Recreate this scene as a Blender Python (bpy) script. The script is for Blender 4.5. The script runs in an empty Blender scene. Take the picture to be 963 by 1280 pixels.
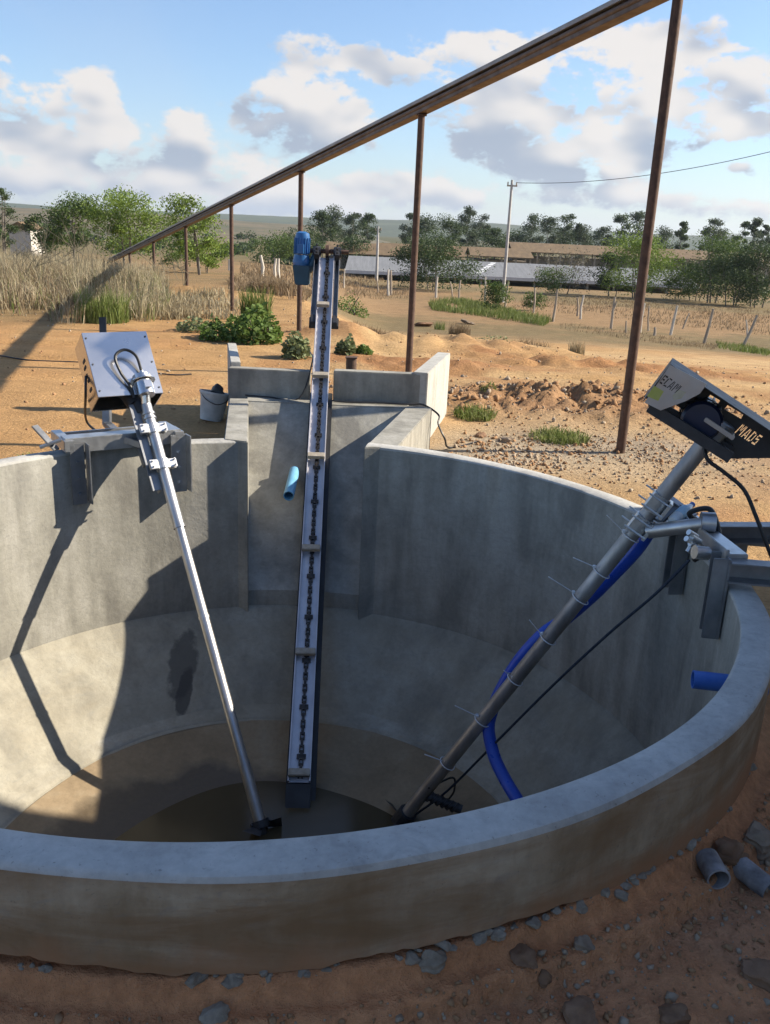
import bpy, bmesh, math, random
import numpy as np
from mathutils import Vector, Matrix
random.seed(7); rng = np.random.default_rng(11)
C = bpy.context.scene.collection
scn = bpy.context.scene
R = math.radians

# ------------------------------------------------------------------ camera model
F, CX, CY, HY, ROLL, H = 1100., 481.5, 640., 290., 0.045, 1.35
PIT = math.atan((CY-HY)/F*math.cos(ROLL))
cr, sr, cp, sp = math.cos(ROLL), math.sin(ROLL), math.cos(PIT), math.sin(PIT)
CAM = Vector((0, 0, H))
def ray(u, v):
    x, y = u-CX, v-CY
    a, b = x*cr+y*sr, -x*sr+y*cr
    return Vector((a, F*cp-b*sp, -F*sp-b*cp))/F
def pd(u, v, y):
    d = ray(u, v); return CAM+d*(y/d.y)
def pz(u, v, z):
    d = ray(u, v); return CAM+d*((z-H)/d.z)
def pplane(u, v, p, n):
    d = ray(u, v); return CAM+d*((p-CAM).dot(n)/d.dot(n))
cam_d = bpy.data.cameras.new('camera'); cam = bpy.data.objects.new('camera', cam_d); C.objects.link(cam)
X = Vector((cr, sr*sp, sr*cp)); Y = Vector((-sr, cr*sp, cr*cp)); Z = X.cross(Y)
cam.matrix_world = Matrix(((X.x, Y.x, Z.x, 0), (X.y, Y.y, Z.y, 0), (X.z, Y.z, Z.z, H), (0, 0, 0, 1)))
cam_d.sensor_fit = 'VERTICAL'; cam_d.sensor_height = 36; cam_d.lens = 36*F/1280
cam_d.clip_start = .05; cam_d.clip_end = 12000
scn.camera = cam

# ------------------------------------------------------------------ noise (numpy)
def vnoise(x, y, seed=0):
    xi = np.floor(x).astype(np.int64); yi = np.floor(y).astype(np.int64)
    xf = x-xi; yf = y-yi
    def h(a, b):
        n = (a*374761393+b*668265263+seed*974634777) & 0xffffffff
        n = ((n ^ (n >> 13))*1274126177) & 0xffffffff
        return ((n ^ (n >> 16)) & 0xffff)/65535.
    u = xf*xf*(3-2*xf); v = yf*yf*(3-2*yf)
    return (h(xi, yi)*(1-u)+h(xi+1, yi)*u)*(1-v)+(h(xi, yi+1)*(1-u)+h(xi+1, yi+1)*u)*v
def fbm(x, y, o=4, seed=0):
    s = 0; a = .5
    for i in range(o):
        s = s+a*vnoise(x*2**i, y*2**i, seed+i*17); a *= .5
    return s-.5*(1-.5**o)/.5*.5*1.0
def sst(a, b, x):
    t = np.clip((x-a)/(b-a), 0, 1); return t*t*(3-2*t)

# ------------------------------------------------------------------ tank constants
TX, TY, TR, TW = -.538, 3.693, 2.0, .12
def tp(az, r, z=0.):       # az in degrees from +y towards +x, about the tank axis
    a = R(az); return Vector((TX+r*math.sin(a), TY+r*math.cos(a), z))
SUN = Vector((1.55, .22, 1.0)).normalized()

# ------------------------------------------------------------------ ground height
def gh(x, y):
    x = np.asarray(x, float); y = np.asarray(y, float)
    dx, dy = x-TX, y-TY
    r = np.hypot(dx, dy); az = np.degrees(np.arctan2(dx, dy))
    front = sst(95, 135, np.abs(az))*(1-sst(4.5, 8, r))
    d = np.hypot(x, y)
    th = x/np.maximum(y, .5)
    side = sst(-.18, .0, th)
    s0 = 12*side+26*(1-side)
    right = -.08*np.clip(d-s0, 0, 24)-.020*np.clip(d-s0-24, 0, 64)
    left = -.03*np.clip(d-s0, 0, 40)-.024*np.clip(d-s0-40, 0, 90)
    far = right*side+left*(1-side)
    z = -.35+np.where(y > 0, far, 0)
    # foreground: soil step at the foot of the wall
    e = r-TR-TW
    led = -.30+.07*sst(130, 100, np.abs(az))*0
    prof = -.28-.05*sst(.0, .045, e)-.06*sst(.085, .125, e+.05*fbm(az*.4, az*0+3, 3, 5))-.05*sst(.16, .5, e)-.05*sst(.5, 2, e)
    rr = sst(150, 128, np.abs(az))*(az > 0)
    prof = prof-.06*rr
    z = z*(1-front)+prof*front
    return z
def gh1(x, y): return float(gh(np.array([x]), np.array([y]))[0])
def gbump(x, y):
    r = np.hypot(x-TX, y-TY); d = np.hypot(x, y)
    near = 1-sst(12, 45, d)
    b = .05*fbm(x*.45, y*.45, 4, 3)*sst(2.1, 4, r)+.02*fbm(x*3, y*3, 3, 8)*near*sst(2.1, 2.6, r)
    # rough clods, ridge right of the tank
    cl = np.exp(-((x-1.9-.25*(y-9.4))/1.7)**2-((y-9.7+.1*x)/.75)**2)
    b = b+cl*(.04+.62*np.abs(fbm(x*2.4, y*2.4, 4, 21))+.42*np.abs(fbm(x*6.5, y*6.5, 4, 33)))
    ca = np.exp(-((x-3.4)/2.4)**2-((y-13.8)/1.1)**2)+.8*np.exp(-((x-.2)/1.2)**2-((y-12.2)/.7)**2)
    b = b+ca*(.03+.55*np.abs(fbm(x*2.1, y*2.1, 4, 51)))
    c2 = np.exp(-((x-1.2)/2.2)**2-((y-16.5)/1.5)**2)+.8*np.exp(-((x+.3)/1.6)**2-((y-15)/.6)**2)
    b = b+c2*(.22+.5*np.abs(fbm(x*1.6, y*1.6, 4, 25)))
    c3 = np.exp(-((x+5)/4.)**2-((y-21)/2.)**2)
    b = b+c3*(.2+.5*np.abs(fbm(x*1.1, y*1.1, 4, 29)))
    # wheel ruts of the dirt track, running left to right
    q = y-.18*x-12.2+.5*np.sin(x*.25)
    rut = np.exp(-((q-.75)/.16)**2)+np.exp(-((q+.75)/.16)**2)+.7*np.exp(-((q-1.9)/.14)**2)+.7*np.exp(-((q+2.2)/.18)**2)
    b = b-.05*rut*sst(4, 6, r)*near
    # foreground crumbs
    fr = sst(100, 140, np.abs(np.degrees(np.arctan2(x-TX, y-TY))))*(1-sst(3.5, 5, r))
    e = r-2.12
    b = b+fr*(.02*fbm(x*14, y*14, 3, 41)*sst(-.02, .05, e)+.034*fbm(x*5, y*5, 4, 44)*sst(.05, .3, e)
              + sst(.1, .3, e)*(.055*np.clip(fbm(x*20, y*20, 3, 47), 0, 1)+.05*np.clip(fbm(x*9, y*9, 3, 49)-.05, 0, 1)))
    return b
def ground_at(u, v, dmax=4000):
    d = ray(u, v); t = 2.; 
    while t*d.y < dmax:
        p = CAM+d*t
        if p.z <= gh1(p.x, p.y):
            lo, hi = t/1.01-.02, t
            for _ in range(25):
                m = (lo+hi)/2; q = CAM+d*m
                if q.z <= gh1(q.x, q.y): hi = m
                else: lo = m
            q = CAM+d*hi; return Vector((q.x, q.y, gh1(q.x, q.y)))
        t = t*1.01+.02
    q = CAM+d*t; return Vector((q.x, q.y, gh1(q.x, q.y)))

# ------------------------------------------------------------------ materials
def nt(name):
    m = bpy.data.materials.new(name); m.use_nodes = True
    t = m.node_tree; b = t.nodes['Principled BSDF']; return m, t, b
def lk(t, a, b): t.links.new(a, b)
def noise(t, vec, scale, detail=5, rough=.55, dist=0.):
    n = t.nodes.new('ShaderNodeTexNoise'); n.inputs['Scale'].default_value = scale
    n.inputs['Detail'].default_value = detail; n.inputs['Roughness'].default_value = rough
    n.inputs['Distortion'].default_value = dist
    lk(t, vec, n.inputs['Vector']); return n.outputs['Fac']
def ramp(t, fac, stops):
    r = t.nodes.new('ShaderNodeValToRGB'); e = r.color_ramp.elements
    while len(e) < len(stops): e.new(.5)
    for i, (p, c) in enumerate(stops):
        e[i].position = p; e[i].color = (*c, 1) if len(c) == 3 else c
    lk(t, fac, r.inputs['Fac']); return r.outputs['Color']
def mixc(t, fac, a, b, mode='MIX'):
    m = t.nodes.new('ShaderNodeMix'); m.data_type = 'RGBA'; m.blend_type = mode
    for s, v in ((0, fac), (6, a), (7, b)):
        if hasattr(v, 'is_linked'): lk(t, v, m.inputs[s])
        elif s == 0: m.inputs[0].default_value = v
        else: m.inputs[s].default_value = (*v, 1)
    return m.outputs[2]
def math_(t, op, a, b=None, c=None):
    m = t.nodes.new('ShaderNodeMath'); m.operation = op
    for i, v in enumerate((a, b, c)):
        if v is None: continue
        if hasattr(v, 'is_linked'): lk(t, v, m.inputs[i])
        else: m.inputs[i].default_value = v
    return m.outputs[0]
def coords(t, sc=(1, 1, 1), obj=False):
    if obj:
        o = t.nodes.new('ShaderNodeTexCoord').outputs['Object']
    else:
        o = t.nodes.new('ShaderNodeNewGeometry').outputs['Position']
    mp = t.nodes.new('ShaderNodeMapping'); mp.inputs['Scale'].default_value = sc
    lk(t, o, mp.inputs['Vector']); return mp.outputs['Vector']
def bump(t, b, h, strength=.3, dist=.01):
    n = t.nodes.new('ShaderNodeBump'); n.inputs['Strength'].default_value = strength
    n.inputs['Distance'].default_value = dist
    lk(t, h, n.inputs['Height']); lk(t, n.outputs['Normal'], b.inputs['Normal'])
def add_stain(m, px, py, z, rx, ry, col):
    t = m.node_tree; b = t.nodes['Principled BSDF']; p = pz(px, py, z)
    old = b.inputs['Base Color'].links[0].from_socket
    v = t.nodes.new('ShaderNodeNewGeometry').outputs['Position']; sx = t.nodes.new('ShaderNodeSeparateXYZ'); lk(t, v, sx.inputs[0])
    nn = noise(t, v, 9, 5, .65)
    dx = math_(t, 'MULTIPLY', math_(t, 'SUBTRACT', sx.outputs[0], p.x), 1/rx); dz = math_(t, 'MULTIPLY', math_(t, 'SUBTRACT', sx.outputs[2], p.z), 1/ry)
    q = math_(t, 'ADD', math_(t, 'ADD', math_(t, 'MULTIPLY', dx, dx), math_(t, 'MULTIPLY', dz, dz)), math_(t, 'MULTIPLY', math_(t, 'SUBTRACT', nn, .5), 1.8))
    mr = t.nodes.new('ShaderNodeMapRange'); mr.inputs[1].default_value = .55; mr.inputs[2].default_value = .95; mr.inputs[3].default_value = .8; mr.inputs[4].default_value = 0; lk(t, q, mr.inputs[0])
    lk(t, mixc(t, mr.outputs[0], old, col), b.inputs['Base Color'])
def simple(name, ca, cb, scale=6, rough=.6, metal=0., bs=.0, sc=(1, 1, 1), obj=True, spec=.5, rvar=.15):
    m, t, b = nt(name); v = coords(t, sc, obj)
    n = noise(t, v, scale, 6, .6)
    lk(t, ramp(t, n, [(.3, ca), (.7, cb)]), b.inputs['Base Color'])
    b.inputs['Metallic'].default_value = metal
    b.inputs['Specular IOR Level'].default_value = spec
    n2 = noise(t, v, scale*2.3, 4)
    lk(t, math_(t, 'MULTIPLY_ADD', n2, rvar*2, rough-rvar), b.inputs['Roughness'])
    if bs: bump(t, b, noise(t, v, scale*5, 5, .65), bs, .01)
    return m
M = {}
def concrete(name, a, b_, c, stain=None, stain_amt=0.):
    m, t, b = nt(name); v = coords(t); vs = coords(t, (1, 1, .22))
    n1 = noise(t, v, 1.6, 6, .62, .4); n2 = noise(t, vs, 5, 6, .6, .3); n3 = noise(t, v, 38, 4, .7)
    f = math_(t, 'MULTIPLY_ADD', n2, .5, math_(t, 'MULTIPLY', n1, .5))
    col = ramp(t, f, [(.41, a), (.5, b_), (.60, c)])
    vr = noise(t, coords(t, (1, 1, .10)), 14, 5, .65, .2)
    col = mixc(t, .26, col, ramp(t, vr, [(.34, (.66, .66, .67)), (.5, (1, 1, 1)), (.7, (1.12, 1.12, 1.1))]), 'MULTIPLY')
    col = mixc(t, .32, col, ramp(t, n3, [(.3, (.62, .62, .62)), (.7, (1.15, 1.15, 1.15))]), 'MULTIPLY')
    # pores and trowel arcs
    n4 = noise(t, v, 95, 2, .5)
    col = mixc(t, ramp(t, n4, [(.66, (0, 0, 0)), (.76, (.5, .5, .5))]), col, (.13, .125, .115))
    n5 = noise(t, coords(t, (1, 1, 3.)), 7, 3, .5, 2.2)
    col = mixc(t, ramp(t, n5, [(.56, (0, 0, 0)), (.7, (.28, .28, .28))]), col, (.20, .20, .19))
    if stain:
        s = noise(t, coords(t, (1.2, 1.2, 5)), 1.7, 5, .6, .5)
        col = mixc(t, ramp(t, s, [(.36, (0, 0, 0)), (.62, (stain_amt,)*3)]), col, stain)
    lk(t, col, b.inputs['Base Color']); b.inputs['Roughness'].default_value = .82
    b.inputs['Specular IOR Level'].default_value = .15
    h = math_(t, 'ADD', n3, math_(t, 'MULTIPLY', noise(t, v, 9, 4, .6), 2.2))
    bump(t, b, h, .35, .006)
    return m
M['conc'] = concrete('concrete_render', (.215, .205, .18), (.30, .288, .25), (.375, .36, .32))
M['conc_cone'] = concrete('hopper_concrete', (.25, .235, .195), (.33, .31, .255), (.38, .36, .30), (.27, .235, .17), .35)
M['conc_out'] = concrete('stained_outer_concrete', (.26, .19, .115), (.37, .285, .19), (.47, .385, .275), (.22, .13, .065), .85)
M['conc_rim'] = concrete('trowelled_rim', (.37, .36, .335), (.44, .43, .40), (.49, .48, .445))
def soil_splash(m):
    t = m.node_tree; b = t.nodes['Principled BSDF']; old = b.inputs['Base Color'].links[0].from_socket
    v = t.nodes.new('ShaderNodeNewGeometry').outputs['Position']; sx = t.nodes.new('ShaderNodeSeparateXYZ'); lk(t, v, sx.inputs[0])
    q = math_(t, 'MULTIPLY_ADD', noise(t, coords(t, (1, 1, .5)), 4.5, 6, .65), .26, sx.outputs[2])
    mr = t.nodes.new('ShaderNodeMapRange'); mr.inputs[1].default_value = -.155; mr.inputs[2].default_value = -.06; mr.inputs[3].default_value = .85; mr.inputs[4].default_value = 0; lk(t, q, mr.inputs[0])
    lk(t, mixc(t, mr.outputs[0], old, (.34, .175, .09)), b.inputs['Base Color'])
soil_splash(M['conc_out'])
M['conc_ring'] = concrete('fillet_concrete', (.25, .235, .195), (.35, .33, .275), (.41, .39, .335), (.27, .235, .17), .5)
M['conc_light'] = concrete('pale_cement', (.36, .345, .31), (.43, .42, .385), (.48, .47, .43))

add_stain(M['conc_cone'], 205, 878, -1.45, .10, .17, (.10, .095, .085)); add_stain(M['conc_cone'], 212, 905, -1.58, .05, .12, (.07, .065, .06))
def soil_mat():
    m, t, b = nt('soil'); v = coords(t)
    at = t.nodes.new('ShaderNodeAttribute'); at.attribute_name = 'soil'
    n1 = noise(t, v, 2.2, 6, .65); n2 = noise(t, v, 26, 5, .7); n3 = noise(t, v, 120, 3, .7)
    col = mixc(t, 1., at.outputs['Color'], ramp(t, n1, [(.28, (.78, .76, .73)), (.72, (1.18, 1.17, 1.14))]), 'MULTIPLY')
    col = mixc(t, .8, col, ramp(t, n2, [(.3, (.70, .68, .66)), (.7, (1.25, 1.24, 1.2))]), 'MULTIPLY')
    pe = ramp(t, n3, [(.62, (0, 0, 0)), (.72, (.5, .5, .5))])
    col = mixc(t, pe, col, mixc(t, .5, col, (.42, .36, .28)))
    lk(t, col, b.inputs['Base Color']); b.inputs['Roughness'].default_value = .95
    b.inputs['Specular IOR Level'].default_value = .15
    h = math_(t, 'ADD', math_(t, 'MULTIPLY', n2, 1.6), math_(t, 'MULTIPLY', n3, .5))
    bump(t, b, h, .7, .03)
    return m
M['soil'] = soil_mat()
def mud_mat():
    m, t, b = nt('floor_mud'); v = coords(t)
    n1 = noise(t, v, 2.5, 6, .6, .5); n3 = noise(t, v, 30, 4, .7)
    col = ramp(t, n1, [(.3, (.20, .145, .085)), (.55, (.26, .195, .12)), (.75, (.31, .26, .18))])
    # silt line: wet dark mud close to the water (radius from the tank axis)
    p = t.nodes.new('ShaderNodeNewGeometry').outputs['Position']
    sx = t.nodes.new('ShaderNodeSeparateXYZ'); lk(t, p, sx.inputs[0])
    r = math_(t, 'SQRT', math_(t, 'ADD', math_(t, 'POWER', math_(t, 'ABSOLUTE', math_(t, 'SUBTRACT', sx.outputs[0], TX-.22)), 2.),
                               math_(t, 'POWER', math_(t, 'ABSOLUTE', math_(t, 'SUBTRACT', sx.outputs[1], TY)), 2.)))
    r2 = math_(t, 'ADD', r, math_(t, 'MULTIPLY', noise(t, v, 3.1, 4, .6), .34))
    wet = ramp(t, r2, [(.0, (1, 1, 1)), (1., (1, 1, 1))])
    mr = t.nodes.new('ShaderNodeMapRange'); mr.inputs[1].default_value = 1.13; mr.inputs[2].default_value = 1.22
    mr.inputs[3].default_value = 1; mr.inputs[4].default_value = 0; lk(t, r2, mr.inputs[0])
    col = mixc(t, mr.outputs[0], col, (.10, .074, .045))
    col = mixc(t, .4, col, ramp(t, n3, [(.3, (.7, .7, .7)), (.7, (1.2, 1.2, 1.2))]), 'MULTIPLY')
    lk(t, col, b.inputs['Base Color']); 
    lk(t, math_(t, 'MULTIPLY_ADD', mr.outputs[0], -.4, .85), b.inputs['Roughness'])
    bump(t, b, noise(t, v, 16, 5, .65), .4, .01)
    return m
M['mud'] = mud_mat()
def water_mat():
    m, t, b = nt('murky_water'); v = coords(t)
    lk(t, ramp(t, noise(t, v, 1.4, 4), [(.3, (.055, .041, .022)), (.7, (.078, .060, .034))]), b.inputs['Base Color'])
    b.inputs['Roughness'].default_value = .16; b.inputs['Specular IOR Level'].default_value = .35
    bump(t, b, noise(t, v, 7, 2), .06, .01)
    return m
M['water'] = water_mat()
M['galv'] = simple('galvanised_steel', (.50, .50, .50), (.68, .68, .67), 14, .36, .85, .05)
M['steel_tube'] = simple('dull_steel_tube', (.36, .35, .345), (.60, .59, .58), 7, .40, .9, .08, (1, 1, .3))
M['weathered_tube'] = simple('weathered_dark_tube', (.24, .22, .205), (.48, .46, .45), 8, .5, .8, .12, (1, 1, .35))
M['stainless'] = simple('stainless_sheet', (.60, .585, .57), (.70, .685, .67), 3, .26, 1., .0, rvar=.05)
M['hoodsheet'] = simple('grey_hood_sheet', (.36, .37, .39), (.48, .49, .51), 5, .34, .75, .03)
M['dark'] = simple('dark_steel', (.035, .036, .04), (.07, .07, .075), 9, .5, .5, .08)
M['grey_steel'] = simple('grey_bracket_steel', (.20, .205, .215), (.30, .305, .315), 11, .45, .7, .06)
M['rust'] = simple('rusty_pipe', (.065, .040, .030), (.135, .080, .055), 18, .75, .35, .25)
M['beam'] = simple('weathered_channel', (.10, .068, .05), (.20, .155, .125), 6, .6, .5, .15)
M['beam_top'] = simple('grey_beam_top', (.22, .20, .185), (.33, .31, .295), 5, .5, .5, .1)
M['black'] = simple('black_rubber', (.010, .010, .011), (.022, .022, .024), 20, .5, 0, .05)
M['blackplate'] = simple('black_trough', (.012, .012, .013), (.03, .03, .03), 8, .55, .2, .1)
M['conv'] = simple('pale_conveyor_sheet', (.50, .48, .50), (.68, .66, .67), 7, .42, .45, .05, (1, 1, .4))
M['chain'] = simple('greasy_chain', (.03, .027, .025), (.08, .07, .062), 30, .45, .7, .1)
M['flight'] = simple('worn_flight_bar', (.30, .26, .20), (.45, .40, .33), 25, .7, 0, .2)
M['blue'] = simple('blue_motor_paint', (.018, .10, .27), (.03, .145, .37), 8, .35, 0, .03)
M['teal'] = simple('dark_teal_gearbox', (.012, .055, .09), (.02, .08, .13), 8, .4, 0, .04)
M['navy'] = simple('navy_motor_paint', (.008, .016, .045), (.014, .026, .07), 12, .35, .2, .05)
M['hose'] = simple('blue_hose', (.012, .06, .40), (.022, .085, .5), 14, .32, 0, .03)
M['pvc'] = simple('pale_blue_pvc', (.10, .30, .48), (.20, .42, .58), 6, .45, 0, .03)
M['pvcdk'] = simple('blue_pvc', (.02, .10, .42), (.06, .16, .46), 12, .45, 0, .05)
M['pvcgrey'] = simple('dirty_pvc', (.09, .08, .075), (.36, .35, .36), 12, .6, 0, .2, spec=.08)
M['tie'] = simple('white_nylon', (.62, .62, .62), (.75, .75, .75), 10, .5)
M['rope'] = simple('dark_rope', (.010, .016, .03), (.03, .04, .06), 60, .9, 0, .4)
M['bucket'] = simple('white_bucket_plastic', (.36, .36, .35), (.56, .56, .54), 9, .5, 0, .05)
M['ink'] = simple('black_ink', (.012, .012, .012), (.02, .02, .02), 9, .6)
M['sticker'] = simple('yellow_green_sticker', (.36, .38, .06), (.46, .45, .12), 20, .5)
M['scuff'] = simple('pale_scuff', (.42, .38, .26), (.52, .48, .36), 30, .7)
M['white'] = simple('white_paint', (.72, .72, .70), (.8, .8, .78), 9, .5)
M['wood'] = simple('weathered_wood', (.24, .19, .14), (.46, .38, .29), 9, .85, 0, .4, (1, 1, .2))
M['wood_pale'] = simple('bleached_wood', (.40, .36, .30), (.60, .55, .47), 9, .85, 0, .4, (1, 1, .2))
M['pole'] = simple('concrete_pole', (.33, .31, .29), (.45, .43, .40), 4, .8, 0, .1)
M['rock'] = simple('grey_rock', (.16, .115, .08), (.32, .26, .20), 9, .9, 0, .5, spec=.08)
M['rock_red'] = simple('soiled_rock', (.15, .085, .05), (.27, .17, .11), 9, .9, 0, .5, spec=.08)
M['clod_pale'] = simple('pale_clods', (.30, .23, .16), (.40, .33, .25), 9, .95, 0, .6, spec=.1)
M['clod_red'] = simple('red_clods', (.26, .15, .08), (.38, .23, .125), 9, .95, 0, .6, spec=.1)
M['mortar'] = simple('mortar_crumbs', (.19, .155, .115), (.33, .29, .235), 20, .9, 0, .5, spec=.08)
M['thatch'] = simple('brown_tile_roof', (.11, .072, .036), (.19, .125, .062), .8, .9, 0, .5, (2.5, 1, 1), False)
M['greyroof'] = simple('grey_sheet_roof', (.17, .174, .182), (.23, .235, .243), 1.5, .9, 0, .1, (3, .2, 1), False, spec=.1)
M['paleroof'] = simple('pale_eave', (.45, .44, .42), (.55, .54, .52), 3, .7, 0, 0, (1, 1, 1), False)
M['barnwall'] = simple('dusty_wall', (.22, .18, .14), (.36, .31, .25), .8, .9, 0, 0, (1, 1, 1), False)
M['plaster'] = simple('plaster_wall', (.40, .37, .32), (.5, .47, .42), 1.2, .9, 0, .1)
M['bark'] = simple('bark', (.10, .08, .06), (.22, .19, .15), 14, .9, 0, .5, (1, 1, .3))
M['blueroofs'] = simple('pale_blue_label', (.25, .50, .68), (.5, .66, .75), 40, .5)
def leaf_mat(name, a, b_, c, scale=.8, trans=.3):
    m, t, b = nt(name); v = coords(t)
    n = noise(t, v, scale, 3, .6); n2 = noise(t, v, scale*14, 2, .6)
    f = math_(t, 'MULTIPLY_ADD', n2, .5, math_(t, 'MULTIPLY', n, .5))
    col = ramp(t, f, [(.36, a), (.5, b_), (.64, c)])
    lk(t, col, b.inputs['Base Color']); b.inputs['Roughness'].default_value = .6
    b.inputs['Specular IOR Level'].default_value = .25
    tr = t.nodes.new('ShaderNodeBsdfTranslucent'); lk(t, col, tr.inputs['Color'])
    mx = t.nodes.new('ShaderNodeMixShader'); mx.inputs[0].default_value = trans
    lk(t, b.outputs[0], mx.inputs[1]); lk(t, tr.outputs[0], mx.inputs[2])
    lk(t, mx.outputs[0], t.nodes['Material Output'].inputs['Surface'])
    return m
M['leaf_bright'] = leaf_mat('fresh_leaves', (.095, .14, .02), (.165, .235, .038), (.25, .33, .07))
M['leaf_mid'] = leaf_mat('green_leaves', (.045, .08, .018), (.085, .13, .028), (.13, .185, .045))
M['leaf_dark'] = leaf_mat('dark_leaves', (.03, .05, .018), (.055, .085, .028), (.088, .125, .043), .5)
M['leaf_euca'] = leaf_mat('eucalyptus_leaves', (.04, .058, .032), (.07, .095, .05), (.105, .135, .075), .5)
M['leaf_grey'] = leaf_mat('dry_twigs', (.13, .115, .08), (.18, .16, .11), (.24, .22, .15))
M['grass_green'] = leaf_mat('green_grass_blades', (.08, .11, .022), (.14, .18, .04), (.24, .25, .10), 2.)
M['grass_dry'] = leaf_mat('dry_grass_blades', (.20, .155, .085), (.34, .28, .17), (.48, .42, .29), 1.2)
M['grass_brown'] = leaf_mat('brown_grass_blades', (.14, .095, .05), (.23, .165, .095), (.33, .25, .16), 1.2)
M['weed'] = leaf_mat('weed_leaves', (.06, .105, .02), (.11, .175, .035), (.18, .24, .07), 4.)
M['weed_pale'] = leaf_mat('pale_weed_leaves', (.10, .13, .055), (.17, .20, .09), (.25, .28, .14), 4.)
def hill_mat(name, a, b_, c, sc=.02):
    m, t, b = nt(name); v = coords(t)
    n = noise(t, v, sc, 8, .65); n2 = noise(t, v, sc*9, 5, .7)
    f = math_(t, 'MULTIPLY_ADD', n2, .5, math_(t, 'MULTIPLY', n, .5))
    lk(t, ramp(t, f, [(.38, a), (.5, b_), (.62, c)]), b.inputs['Base Color']); b.inputs['Roughness'].default_value = 1
    return m
M['hill_brown'] = hill_mat('dry_hillside', (.045, .055, .022), (.10, .082, .042), (.165, .12, .07))
M['hill_green'] = hill_mat('wooded_hillside', (.028, .042, .022), (.045, .062, .032), (.075, .09, .045), .012)

# ------------------------------------------------------------------ mesh helpers
class MB:
    def __init__(s): s.v = []; s.f = []; s.m = []; s.cur = 0
    def add(s, vs, fs):
        o = len(s.v); s.v += [tuple(p) for p in vs]
        s.f += [tuple(i+o for i in f) for f in fs]; s.m += [s.cur]*len(fs)
    def box(s, c, d, ax=None):
        ax = ax or (Vector((1, 0, 0)), Vector((0, 1, 0)), Vector((0, 0, 1)))
        c = Vector(c); vs = []
        for k in (-1, 1):
            for j in (-1, 1):
                for i in (-1, 1):
                    vs.append(c+ax[0]*(i*d[0]/2)+ax[1]*(j*d[1]/2)+ax[2]*(k*d[2]/2))
        s.add(vs, [(0, 2, 3, 1), (4, 5, 7, 6), (0, 1, 5, 4), (2, 6, 7, 3), (0, 4, 6, 2), (1, 3, 7, 5)])
    def bar(s, p, q, w, h, up=Vector((0, 0, 1))):
        p = Vector(p); q = Vector(q); a = (q-p); L = a.length; a.normalize()
        b = up.cross(a)
        if b.length < 1e-4: b = Vector((1, 0, 0))
        b.normalize(); c = a.cross(b)
        s.box((p+q)/2, (L, w, h), (a, b, c))
    def tube(s, pts, rad, n=12, cap=True):
        pts = [Vector(p) for p in pts]; k = len(pts)
        if not hasattr(rad, '__len__'): rad = [rad]*k
        up = None; vs = []
        for i in range(k):
            a = (pts[min(i+1, k-1)]-pts[max(i-1, 0)]).normalized()
            if up is None:
                up = Vector((0, 0, 1)) if abs(a.z) < .9 else Vector((0, 1, 0))
            b = up.cross(a).normalized(); c = a.cross(b).normalized(); up = c
            for j in range(n):
                t = 2*math.pi*j/n; vs.append(pts[i]+b*(rad[i]*math.cos(t))+c*(rad[i]*math.sin(t)))
        fs = []
        for i in range(k-1):
            for j in range(n):
                j2 = (j+1) % n; fs.append((i*n+j, i*n+j2, (i+1)*n+j2, (i+1)*n+j))
        if cap: fs.append(tuple(range(n))[::-1]); fs.append(tuple((k-1)*n+j for j in range(n)))
        s.add(vs, fs)
    def pipe(s, p, q, r, t, n=20):     # open pipe with wall thickness
        p = Vector(p); q = Vector(q); a = (q-p).normalized()
        up = Vector((0, 0, 1)) if abs(a.z) < .9 else Vector((0, 1, 0)); b = up.cross(a).normalized(); c = a.cross(b)
        rings = [(p, r-t), (p, r), (q, r), (q, r-t)]; vs = []
        for o, rr in rings:
            for j in range(n):
                th = 2*math.pi*j/n; vs.append(o+b*(rr*math.cos(th))+c*(rr*math.sin(th)))
        fs = []
        for i in range(4):
            for j in range(n):
                j2 = (j+1) % n; i2 = (i+1) % 4; fs.append((i*n+j, i*n+j2, i2*n+j2, i2*n+j))
        s.add(vs, fs)
    def prism(s, poly, d):
        n = len(poly); d = Vector(d); vs = [Vector(p) for p in poly]+[Vector(p)+d for p in poly]
        s.add(vs, [tuple(range(n))[::-1], tuple(n+i for i in range(n))]+[(i, (i+1) % n, n+(i+1) % n, n+i) for i in range(n)])
    def build(s, name, mats, parent=None, smooth=False, bevel=0.):
        me = bpy.data.meshes.new(name); me.from_pydata(s.v, [], s.f)
        if not isinstance(mats, (list, tuple)): mats = [mats]
        for m in mats: me.materials.append(m)
        if len(mats) > 1: me.polygons.foreach_set('material_index', s.m)
        bm = bmesh.new(); bm.from_mesh(me); bmesh.ops.recalc_face_normals(bm, faces=bm.faces)
        if bevel:
            ed = [e for e in bm.edges if len(e.link_faces) == 2 and e.calc_face_angle(0) > .6]
            bmesh.ops.bevel(bm, geom=ed, offset=bevel, segments=2, affect='EDGES', clamp_overlap=True)
        bm.to_mesh(me); bm.free()
        if smooth:
            me.polygons.foreach_set('use_smooth', [True]*len(me.polygons))
            me.set_sharp_from_angle(angle=R(38))
        return link(name, me, parent)
def link(name, me, parent=None):
    o = bpy.data.objects.new(name, me); C.objects.link(o)
    if parent is not None:
        o.parent = parent; o.matrix_parent_inverse = parent.matrix_basis.inverted()
    return o
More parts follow.
